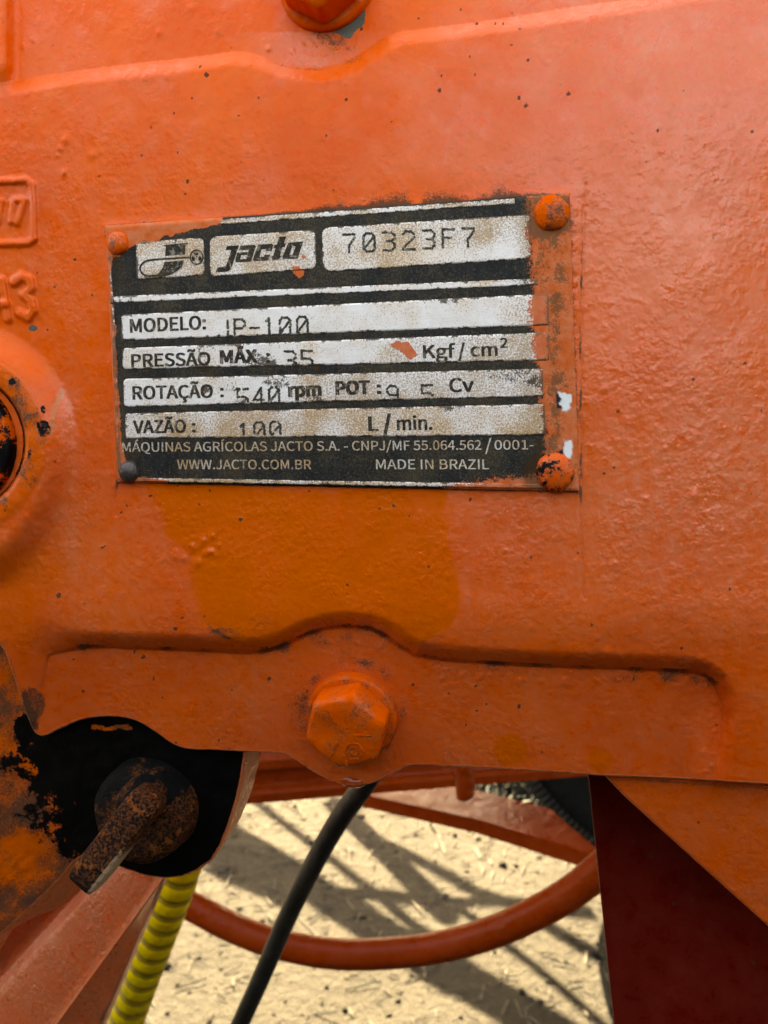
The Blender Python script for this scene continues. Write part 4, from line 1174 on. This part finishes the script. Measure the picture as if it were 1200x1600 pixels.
# makers' marks: letters built from flat strokes
def z2(pts): return [(325 + x / 6.667, 355 + y / 6.667) for x, y in pts]
word = [
    [(180, 238), (200, 195), (322, 189), (307, 236)], [(242, 237), (307, 236), (252, 400), (188, 402)], [(188, 402), (252, 400), (236, 438), (206, 462), (150, 466), (160, 412)], [(160, 412), (150, 466), (80, 469), (96, 420)],
    [(340, 192), (485, 183), (500, 196), (488, 232), (322, 240)], [(428, 230), (488, 230), (449, 357), (388, 360)], [(322, 262), (424, 258), (414, 287), (300, 294)], [(302, 266), (352, 264), (328, 362), (296, 366), (283, 350)], [(300, 335), (400, 330), (392, 360), (296, 366)],
    [(524, 180), (570, 178), (525, 350), (478, 353), (465, 338)], [(524, 181), (662, 171), (681, 186), (668, 224), (512, 232)], [(622, 176), (681, 184), (662, 246), (602, 248)], [(476, 314), (642, 304), (628, 342), (470, 352)], [(590, 286), (647, 284), (628, 343), (573, 346)],
    [(745, 98), (815, 95), (735, 336), (664, 340)], [(694, 182), (810, 166), (800, 206), (682, 219)], [(664, 300), (770, 296), (735, 336), (664, 340)],
    [(838, 163), (888, 159), (836, 325), (786, 329), (772, 312)], [(930, 152), (992, 148), (936, 318), (925, 326), (866, 328)], [(838, 162), (992, 148), (972, 192), (820, 202)], [(786, 290), (938, 283), (926, 325), (776, 328)]]
wm = print_mesh('logo_lettering', [z2(p) for p in word], Y2, 0.00006, TEXTINK, plate_root, stagger=0.000003)
plate_attrs(wm)
def z1(pts): return [(205 + x / 10, 365 + y / 10) for x, y in pts]
sw = spline([(905, 372), (700, 384), (520, 394), (380, 404), (270, 418), (195, 448), (145, 510), (140, 570), (180, 630), (250, 655), (330, 656), (400, 648)], 4)
emblem = [[(540, 190), (850, 165), (838, 325), (530, 350)], [(505, 178), (885, 140), (887, 166), (510, 200)]]
emblem += ribbon(sw, 28)
emblem += [[(520, 442), (820, 417), (790, 510), (720, 580), (600, 640), (490, 668), (370, 674), (440, 604), (490, 532)]]
emblem += ribbon(ell(1020, 365, 100, 110, 28), 19, True)
for bx, by, aa in ((1015, 312, 0), (968, 388, 0), (1072, 388, 0)): emblem.append(ell(bx, by, 36 if by < 350 else 26, 22 if by < 350 else 38, 10))
emblem.append(ell(1020, 362, 10, 10, 8))
em = print_mesh('logo_emblem', [z1([tuple(q_) for q_ in p]) for p in emblem], Y2, 0.00006, TEXTINK, plate_root, stagger=0.000003)
plate_attrs(em)

# rivets
def rivet(px, py, r_px, hh, stain, dirt, grease, chip, pale, mat=PAINT, seed=1, label=None):
    r = r_px * PX
    c = at(px, py, PLY)
    prof = [(0, -hh * r)] + [(r * math.sin(R(a)), -hh * r * math.cos(R(a))) for a in (15, 30, 45, 60, 72, 82, 90)] + [(r * 1.04, 0.0004)]
    o = lathe('rivet', prof, V(c), mat, None, 40, lambda a, rr: 1 + 0.03 * math.sin(2 * a + seed) + 0.02 * math.sin(5 * a + seed * 2))
    bm = bmesh.new(); bm.from_mesh(o.data); bmesh.ops.subdivide_edges(bm, edges=bm.edges[:], cuts=1, use_grid_fill=True); bm.to_mesh(o.data); bm.free(); o.data.shade_smooth()
    simple_mask(o, stain, dirt, grease, chip, pale, seed=seed, size=12)
    put_under(o, plate_root)
    if label: o['label'] = label
rivet(184, 380, 19, 0.55, 0.3, 0.46, 0.0, 0.26, 0.05, seed=21)
rivet(862, 333, 25, 0.52, 0.5, 0.52, 0.0, 0.0, 0.0, seed=22)
rivet(867, 738, 28, 0.52, 0.2, 0.48, 0.40, 0.0, 0.1, seed=23)
rivet(202, 737, 18, 0.75, 0.0, 0.2, 0, 0, 0, STEEL, seed=24, label='bare blue-grey steel rivet with the paint worn off')

# ------------------------------------------------------------------ leg bar behind the sump (lower left)
def long_prism(name, lines, ys, t0, t1, mat, n=40):
    """lines: [(p at t=0, p at t=1)] edges of the bar in pixels, ys the depth plane of each; extended to t0..t1"""
    rows = []
    for (a, b), y in zip(lines, ys):
        a = np.array(a, float); b = np.array(b, float)
        ts = np.linspace(t0, t1, n)
        p = a[None] + (b - a)[None] * ts[:, None]
        rows.append(at(p[:, 0], p[:, 1], np.full(n, y)))
    return np.array(rows)
LL = long_prism('leg', [((20, 1330), (-190, 1560)), ((118, 1400), (-66, 1600)), ((112, 1425), (-54, 1608)), ((235, 1395), (84, 1600)), ((240, 1393), (89, 1600)), ((243, 1392), (95, 1600)), ((256, 1372), (158, 1600)), ((262, 1370), (166, 1600))],
                [0.060, 0.066, 0.062, 0.052, 0.0508, 0.0522, 0.066, 0.085], -0.45, 1.6, PAINT)
cap = LL[::-1, :, :]
# refine across the faces so that masks can live on it
def refine(rows, k=10):
    out = []
    for a, b in zip(rows[:-1], rows[1:]):
        for j in range(k): out.append(a + (b - a) * j / k)
    out.append(rows[-1])
    return np.array(out)
PL = refine(LL, 8)
back0 = LL[0] + np.array([0.01, 0.05, 0.0]); back1 = LL[-1] + np.array([-0.02, 0.03, 0.0])
PL = np.concatenate([PL, back1[None], back0[None], PL[:1]], 0)
leg = grid_mesh('steel_strut', PL, PAINT, None)
if leg.data.polygons[40 * 20].normal.y > 0: leg.data.flip_normals()
n_ = len(leg.data.vertices)
co = np.empty(n_ * 3); leg.data.vertices.foreach_get('co', co); co = co.reshape(-1, 3)
lx, ly = proj_px(co)
n1 = fbm(lx, ly * 0.6, 26, 501, 4); n2 = fbm(lx * 1.6 + ly * 0.5, ly * 0.3, 14, 511, 3)
set_attr(leg, 'mask_a', (0 * n1, 0.20 + 1.1 * np.maximum(n1, 0) * (n2 > 0.05) + 0.45 * np.exp(-np.abs(seg_dist(lx, ly, [(256, 1372), (158, 1600)])) / 5), 0 * n1))
set_attr(leg, 'mask_b', (0 * n1, np.clip(0.70 + 0.6 * n1, 0, 1), 0.16 + 0.5 * n1))
tag(leg, 'scuffed orange steel strut slanting down to the left behind the greasy drain cock', 'strut')

# ------------------------------------------------------------------ hoses and hoop behind
GZ = CAM[2] - 0.82
yc = spline([(325, 1235, .455), (298, 1310, .462), (276, 1380, .47), (250, 1452, .485), (222, 1525, .50), (196, 1600, .515), (170, 1690, .53), (150, 1800, .56), (140, 1960, .62)], 60)
ya = np.array(yc)
YP = at_d(ya[:, 0], ya[:, 1], ya[:, 2])
arc = np.concatenate([[0], np.cumsum(np.linalg.norm(np.diff(YP, axis=0), axis=1))])
pitch = 0.0132
ns = int(arc[-1] / (pitch / 12))
ss_ = np.linspace(0, arc[-1], ns)
YR = np.stack([np.interp(ss_, arc, YP[:, k]) for k in range(3)], 1)
ph = (ss_ / pitch) % 1.0
rr_ = 0.0121 - 0.0016 * np.exp(-((ph - 0.5) / 0.17) ** 2)
yh = tube('corrugated_hose', list(YR), rr_, [YELLOW, YELLOW_GROOVE], None, 28)
for p in yh.data.polygons:
    if p.index < (ns - 1) * 28:
        if abs(ph[p.index // 28] - 0.5) < 0.17: p.material_index = 1
tag(yh, 'yellow ribbed suction hose running down beside the orange strut', 'hose')

bh = spline([(700, 1040, .36), (625, 1140, .37), (572, 1222, .385), (528, 1284, .40), (484, 1362, .42), (446, 1440, .44), (408, 1528, .46), (368, 1616, .48), (325, 1715, .51), (290, 1830, .56), (265, 1960, .64)], 10)
ba = np.array(bh)
tg = tube('black_hose', list(at_d(ba[:, 0], ba[:, 1], ba[:, 2])), 0.0055, BLACK_RUBBER, None, 24)
tag(tg, 'thin black rubber hose crossing diagonally in front of the orange hoop', 'hose')

hp = spline([(60, 1190, .66), (150, 1310, .65), (225, 1375, .645), (300, 1416, .64), (370, 1452, .63), (440, 1476, .62), (520, 1490, .61), (600, 1490, .60), (680, 1481, .59), (760, 1460, .575), (830, 1430, .56), (890, 1396, .545), (945, 1352, .53), (1010, 1290, .52), (1080, 1180, .52)], 8)
ha = np.array(hp)
hoop = tube('bent_pipe', list(at_d(ha[:, 0], ha[:, 1], ha[:, 2])), 0.0112, PAINT_SHADED, None, 28)
tag(hoop, 'orange bent pipe curving like a bowl low behind the pump', 'pipe')

# ------------------------------------------------------------------ machine frame behind
frame = empty('machine_frame', V(at_d(660, 1230, .70)))
tag(frame, 'orange ribbed steel frame beam running level behind the bottom of the casing', 'frame')
bpy.context.view_layer.update()
def beam():
    A = at_d(-300, 1318, .58); Bp = at_d(1300, 1183, .84)
    ax = Bp - A
    yv = np.array([-ax[1], ax[0], 0]); yv /= np.linalg.norm(yv)
    if yv[1] < 0: yv = -yv                        # away from the camera
    prof = [(0.010, 0.0), (0.0, 0.002), (-0.001, 0.010), (0.002, 0.0125), (0.007, 0.0135), (0.008, 0.016), (0.008, 0.028), (0.006, 0.030), (-0.001, 0.032), (-0.002, 0.040), (0.004, 0.046), (0.004, 0.075), (0.05, 0.075), (0.05, 0.0)]
    bm = bmesh.new()
    n = 30
    vs = []
    for i in range(n + 1):
        c = A + ax * i / n
        vs.append([bm.verts.new(V(c + yv * d + np.array([0, 0, z]))) for d, z in prof])
    m = len(prof)
    for i in range(n):
        for k in range(m): bm.faces.new((vs[i][k], vs[i][(k + 1) % m], vs[i + 1][(k + 1) % m], vs[i + 1][k]))
    bm.faces.new(vs[0]); bm.faces.new(vs[-1])
    bmesh.ops.recalc_face_normals(bm, faces=bm.faces[:])
    me = bpy.data.meshes.new('beam'); bm.to_mesh(me); bm.free()
    put_under(link_mesh('beam', me, PAINT_SHADED, None, False), frame)
beam()
pt = at_d(724, 1180, .60); pb_ = at_d(727, 1238, .60)
pin = tube('hook_pin', spline([pt + np.array([0, 0, 0.05]), pt, pt * 0.4 + pb_ * 0.6, pb_, pb_ + np.array([0.001, 0, -0.0035]), pb_ + np.array([0.002, 0, -0.006])], 6), [0.0074] * 22 + [0.0072, 0.0070, 0.0064, 0.0058, 0.0052, 0.0046, 0.004, 0.003, 0.002], PAINT_SHADED, None, 20)
put_under(pin, frame)
# unseen tank-like box added above the beam to block sky and sun
tk = bmesh.new()
bmesh.ops.create_cube(tk, size=1.0)
for v in tk.verts: v.co = (v.co.x * 5.5, 1.25 + v.co.y * 2.0, CAM[2] + 0.72 + v.co.z * 0.85)
bmesh.ops.bevel(tk, geom=tk.edges[:], offset=0.16, segments=5, affect='EDGES')
me = bpy.data.meshes.new('tank_blocker'); tk.to_mesh(me); tk.free()
put_under(link_mesh('tank_blocker', me, PAINT_SHADED, None), frame)
# unseen box and tyres added in front, behind the camera, to cut low light
front_blocker = empty('front_blocker', (0.0, -1.0, GZ))
tag(front_blocker, 'unseen dark box with two big tyres added before the pump to block low light', 'front_blocker')
bpy.context.view_layer.update()
for xx in (-0.95, 1.15):
    P = np.array([[(xx + o * 2.4, -1.05 + 1.5 * r * math.cos(2 * math.pi * k / 64), GZ + 0.75 + 1.5 * r * math.sin(2 * math.pi * k / 64)) for r, o in [(0.30, -0.05), (0.36, -0.075), (0.43, -0.085), (0.47, -0.082), (0.485, -0.066), (0.495, -0.03), (0.495, 0.03), (0.485, 0.066), (0.47, 0.082), (0.43, 0.085), (0.36, 0.075), (0.30, 0.05), (0.1, 0.02), (0.0, 0.02)]] for k in range(65)])
    put_under(grid_mesh('blocker_tyre', P, TYRE, None), front_blocker)
tk = bmesh.new()
bmesh.ops.create_cube(tk, size=1.0)
for v in tk.verts: v.co = (-0.45 + v.co.x * 1.6, -0.72 + v.co.y * 0.55, GZ + 0.55 + v.co.z * 0.84)
bmesh.ops.bevel(tk, geom=tk.edges[:], offset=0.08, segments=4, affect='EDGES')
me = bpy.data.meshes.new('low_light_block'); tk.to_mesh(me); tk.free()
put_under(link_mesh('low_light_block', me, TYRE, None), front_blocker)
# drawbar plate: level top, thick front edge
zt = at_d(900, 1329, .74)[2]
top = [(560, 1240), (745, 1281), (900, 1329), (945, 1341), (1010, 1362), (1040, 1352), (1000, 1340), (929, 1321), (861, 1263), (745, 1233), (640, 1206)]
tp = [at_z(x, y, zt) for x, y in top]
bm = bmesh.new()
a = [bm.verts.new(V(p)) for p in tp]; b = [bm.verts.new(V(p - np.array([0, 0, 0.0155]))) for p in tp]
bm.faces.new(a); bm.faces.new(b[::-1])
for i in range(len(a)): bm.faces.new((a[i], b[i], b[(i + 1) % len(a)], a[(i + 1) % len(a)]))
bmesh.ops.recalc_face_normals(bm, faces=bm.faces[:])
bmesh.ops.bevel(bm, geom=bm.edges[:], offset=0.0015, segments=2, affect='EDGES', clamp_overlap=True)
me = bpy.data.meshes.new('drawbar_plate'); bm.to_mesh(me); bm.free()
put_under(link_mesh('drawbar_plate', me, PAINT_SHADED, None, False), frame)

# ------------------------------------------------------------------ tyre, right background
wheel = empty('wheel', (0, 0, 0))
wc = at_d(1148, 990, 1.42)
wheel.location = V((wc[0], wc[1], GZ))
tag(wheel, 'black rubber wheel with small ribbed tread seen past the dark red plate', 'wheel')
bpy.context.view_layer.update()
RW = wc[2] - GZ
wax = np.array([-0.12, 1.0, 0.0]); wax /= np.linalg.norm(wax)
wu = np.cross(wax, [0, 0, 1.0]); wv_ = np.array([0, 0, 1.0])
def ringpt(a, r, o): return wc + r * (math.cos(a) * wu + math.sin(a) * wv_) + wax * o
prof = [(0.30, -0.05), (0.36, -0.075), (0.43, -0.085), (0.47, -0.082), (0.485, -0.066), (0.492, -0.03), (0.492, 0.03), (0.485, 0.066), (0.47, 0.082), (0.43, 0.085), (0.36, 0.075), (0.30, 0.05)]
sc_ = (RW - 0.004) / 0.5
P = np.array([[ringpt(2 * math.pi * k / 120, r * sc_, o) for r, o in prof] for k in range(121)])
ty = grid_mesh('tyre', P, TYRE, None); put_under(ty, wheel)
vv, ff = [], []
for k in range(230):
    a = 2 * math.pi * k / 230
    for (r0_, r1_, o0, o1) in ((0.468, 0.492, -0.092, -0.070), (0.488, 0.50, -0.066, -0.02), (0.488, 0.50, 0.01, 0.066)):
        b0 = len(vv)
        for da in (-0.0075, 0.0075):
            for r in (r0_, r1_):
                for o in (o0, o1): vv.append(ringpt(a + da, r * sc_, o))
        for f in ((0, 1, 3, 2), (4, 6, 7, 5), (0, 4, 5, 1), (2, 3, 7, 6), (0, 2, 6, 4), (1, 5, 7, 3)): ff.append([b0 + i for i in f])
tr = pymesh('tread', vv, ff, TYRE_DUSTY, None, False); tr['kind'] = 'stuff'; put_under(tr, wheel)
P = np.array([[ringpt(2 * math.pi * k / 60, r * sc_, o) for r, o in ((0.31, -0.06), (0.295, -0.055), (0.28, -0.02), (0.12, 0.0), (0.08, -0.04), (0.001, -0.04))] for k in range(61)])
put_under(grid_mesh('rim', P, PAINT_SHADED, None), wheel)

# ------------------------------------------------------------------ ground
def soil_material():
    s = NT('dry_sandy_soil')
    a = s.noise(9, 5, 0.6); b = s.noise(60, 5, 0.65); c_ = s.noise(320, 4, 0.6)
    c = s.mix(s.rng(a, 0.3, 0.7), (0.0265, 0.0250, 0.0204), (0.037, 0.0346, 0.0282))
    c = s.mix(s.m('MULTIPLY', s.rng(b, 0.35, 0.7), 0.55), c, (0.050, 0.0466, 0.038))
    c = s.mix(s.m('MULTIPLY', s.rng(c_, 0.55, 0.75), 0.5), c, (0.017, 0.015, 0.012))
    nb = s.bump(s.m('ADD', b, s.m('MULTIPLY', c_, 0.45)), 0.032, 1.0)
    return s.done(c, 0.95, 0, nb, 0.2)
SOIL = soil_material()
u = np.linspace(-1, 1, 420)
k_ = 5.2
m_ = np.sinh(u * k_) / np.sinh(k_) * 60.0
gx2, gy2 = np.meshgrid(m_, m_ + 1.4)
gz2 = 0.020 * fbm(gx2 * 100, gy2 * 100, 22, 601, 4) + 0.03 * fbm(gx2 * 100, gy2 * 100, 90, 611, 2)
PG = np.stack([gx2, gy2, GZ + gz2], -1)
ground = grid_mesh('ground', PG, SOIL, None)
if ground.data.polygons[0].normal.z < 0: ground.data.flip_normals()
ground['kind'] = 'structure'
def gheight(x, y):
    return GZ + 0.020 * fbm(x * 100, y * 100, 22, 601, 4) + 0.03 * fbm(x * 100, y * 100, 90, 611, 2)
# clods and pebbles
def scatter(n, x0, x1, y0, y1):
    x = rng.uniform(x0, x1, n); y = rng.uniform(y0, y1, n)
    return x, y, gheight(x, y)
vv, ff = [], []
x, y, z = scatter(5200, -1.6, 1.5, 0.75, 3.3)
oct_ = np.array([(1, 0, 0), (-1, 0, 0), (0, 1, 0), (0, -1, 0), (0, 0, 1), (0, 0, -1)], float)
of_ = [(0, 2, 4), (2, 1, 4), (1, 3, 4), (3, 0, 4), (2, 0, 5), (1, 2, 5), (3, 1, 5), (0, 3, 5)]
sz = rng.lognormal(-5.7, 0.5, len(x))
for i in range(len(x)):
    b0 = len(vv)
    q_ = oct_ * sz[i] * rng.uniform(0.6, 1.3, (6, 1)); q_[:, 2] *= 0.7
    a = rng.uniform(0, 6.28); ca, sa = math.cos(a), math.sin(a)
    for p in q_: vv.append((x[i] + p[0] * ca - p[1] * sa, y[i] + p[0] * sa + p[1] * ca, z[i] + p[2] + sz[i] * 0.2))
    ff += [[b0 + k for k in f] for f in of_]
cl = pymesh('soil_clods', vv, ff, SOIL, None, True)
tag(cl, 'crumbs and clods of dry soil strewn over the sandy ground', 'clods', kind='stuff')
STRAW = simple('dry_straw', (0.066, 0.060, 0.046), 0.6, 0, 0, 200, 0.25)
vv, ff = [], []
x, y, z = scatter(6500, -1.6, 1.5, 0.75, 3.3)
for i in range(len(x)):
    L = rng.lognormal(-3.9, 0.6); w = rng.uniform(0.0005, 0.0017); a = rng.uniform(0, 6.28)
    d = np.array([math.cos(a), math.sin(a), rng.normal(0, 0.10)]) * L / 2; nrm = np.array([-math.sin(a), math.cos(a), 0]) * w
    c = np.array([x[i], y[i], z[i] + 0.004]); up = np.array([0, 0, w])
    b0 = len(vv)
    for e in (-1, 1): vv += [c + d * e + nrm, c + d * e + up, c + d * e - nrm]
    ff += [[b0, b0 + 3, b0 + 4, b0 + 1], [b0 + 1, b0 + 4, b0 + 5, b0 + 2], [b0 + 2, b0 + 5, b0 + 3, b0], [b0, b0 + 1, b0 + 2], [b0 + 3, b0 + 5, b0 + 4]]
sw_ = pymesh('straw_litter', vv, ff, STRAW, None, False)
tag(sw_, 'short pieces of pale dry straw scattered on the soil', 'straw', kind='stuff')
# grey-green weeds past the drawbar plate
WEED = simple('grey_green_leaf', (0.022, 0.031, 0.030), 0.7, 0, 0, 60, 0.35, 0.1)
vv, ff = [], []
gc = at_z(800, 1236, GZ)
for i in range(900):
    px_ = gc[0] + rng.normal(0, 0.14); py_ = gc[1] + rng.normal(0.06, 0.09)
    a = rng.uniform(0, 6.28); L = rng.uniform(0.03, 0.09); w = rng.uniform(0.003, 0.007)
    lean = rng.uniform(0.3, 1.2)
    z0 = float(gheight(np.array([px_]), np.array([py_]))[0])
    d = np.array([math.cos(a) * lean, math.sin(a) * lean, 1.0]); d /= np.linalg.norm(d)
    s_ = np.array([-math.sin(a), math.cos(a), 0]) * w
    c = np.array([px_, py_, z0]); b0 = len(vv)
    vv += [c - s_ * .5, c + s_ * .5, c + d * L * .55 + s_, c + d * L * .55 - s_, c + d * L + np.array([0, 0, -L * 0.15])]
    ff += [[b0, b0 + 1, b0 + 2, b0 + 3], [b0 + 3, b0 + 2, b0 + 4]]
wd = pymesh('weeds', vv, ff, WEED, None, True)
tag(wd, 'patch of grey-green weeds on the ground beyond the drawbar plate', 'weeds', kind='stuff')

# unseen tree ring added round the back to block low sky light
LEAF = simple('blocker_leaf', (0.030, 0.055, 0.016), 0.6, 0, 0, 3, 0.4)
vv, ff = [], []
nl = 9000
th = rng.uniform(-1.9, 1.9, nl); rd = rng.uniform(0, 1, nl)
zz = rng.uniform(0, 1, nl) ** 0.8
for i in range(nl):
    rad_ = 9.0 + 1.6 * rd[i] + 0.5 * math.sin(th[i] * 9)
    hgt_ = (4.2 + 0.5 * math.sin(th[i] * 13) + 0.4 * math.sin(th[i] * 31)) * zz[i]
    c = np.array([rad_ * math.sin(th[i]), 1.4 + rad_ * math.cos(th[i]), GZ + hgt_])
    a_ = rng.normal(0, 1, 3); a_ /= np.linalg.norm(a_); b_ = np.cross(a_, rng.normal(0, 1, 3)); b_ /= np.linalg.norm(b_)
    L = rng.uniform(0.12, 0.34); b0 = len(vv)
    vv += [c - a_ * L, c + b_ * L * .5, c + a_ * L, c - b_ * L * .5]
    ff.append([b0, b0 + 1, b0 + 2, b0 + 3])
sky_leaves = pymesh('sky_blocker_trees', vv, ff, LEAF, None, False)
tag(sky_leaves, 'unseen dark green trees added round the back to block low sky', 'trees', kind='stuff')

# ------------------------------------------------------------------ overhead rack of the machine: its bars throw the lattice of shade on the soil
rack = empty('boom_rack', V((0.6, 2.6, GZ)))
tag(rack, 'orange rack of crossing bars standing over the ground behind the pump', 'rack')
bpy.context.view_layer.update()
RZ = GZ + 0.75                            # rack level
def up_to_rack(p):
    t = (RZ - p[2]) / SUN.z
    return np.array([p[0] + SUN.x * t, p[1] + SUN.y * t, RZ])
def bar(p0, p1, wpx, ext=0.25, dz=0.0):
    g0 = at_z(p0[0], p0[1], GZ); g1 = at_z(p1[0], p1[1], GZ)
    mid = (g0 + g1) / 2
    dep = (mid - CAM) @ _fw
    r = wpx * dep / F / 2 * 1.05
    a, b = up_to_rack(g0), up_to_rack(g1)
    d = b - a
    a, b = a - d * ext, b + d * ext
    a[2] += dz; b[2] += dz
    put_under(tube('rack_bar', [a, b], r, PAINT_SHADED, None, 12), rack)
bar((335, 1296), (870, 1600), 52, 0.5)
bar((515, 1320), (705, 1455), 16, 1.2, 0.05)
bar((620, 1325), (955, 1575), 15, 0.6, 0.05)
bar((535, 1262), (665, 1385), 36, 0.15, 0.02)
bar((630, 1312), (955, 1470), 22, 0.5, 0.05)
bar((560, 1378), (850, 1402), 20, 0.2, 0.02)
bar((330, 1330), (440, 1378), 50, 0.1, 0.02)
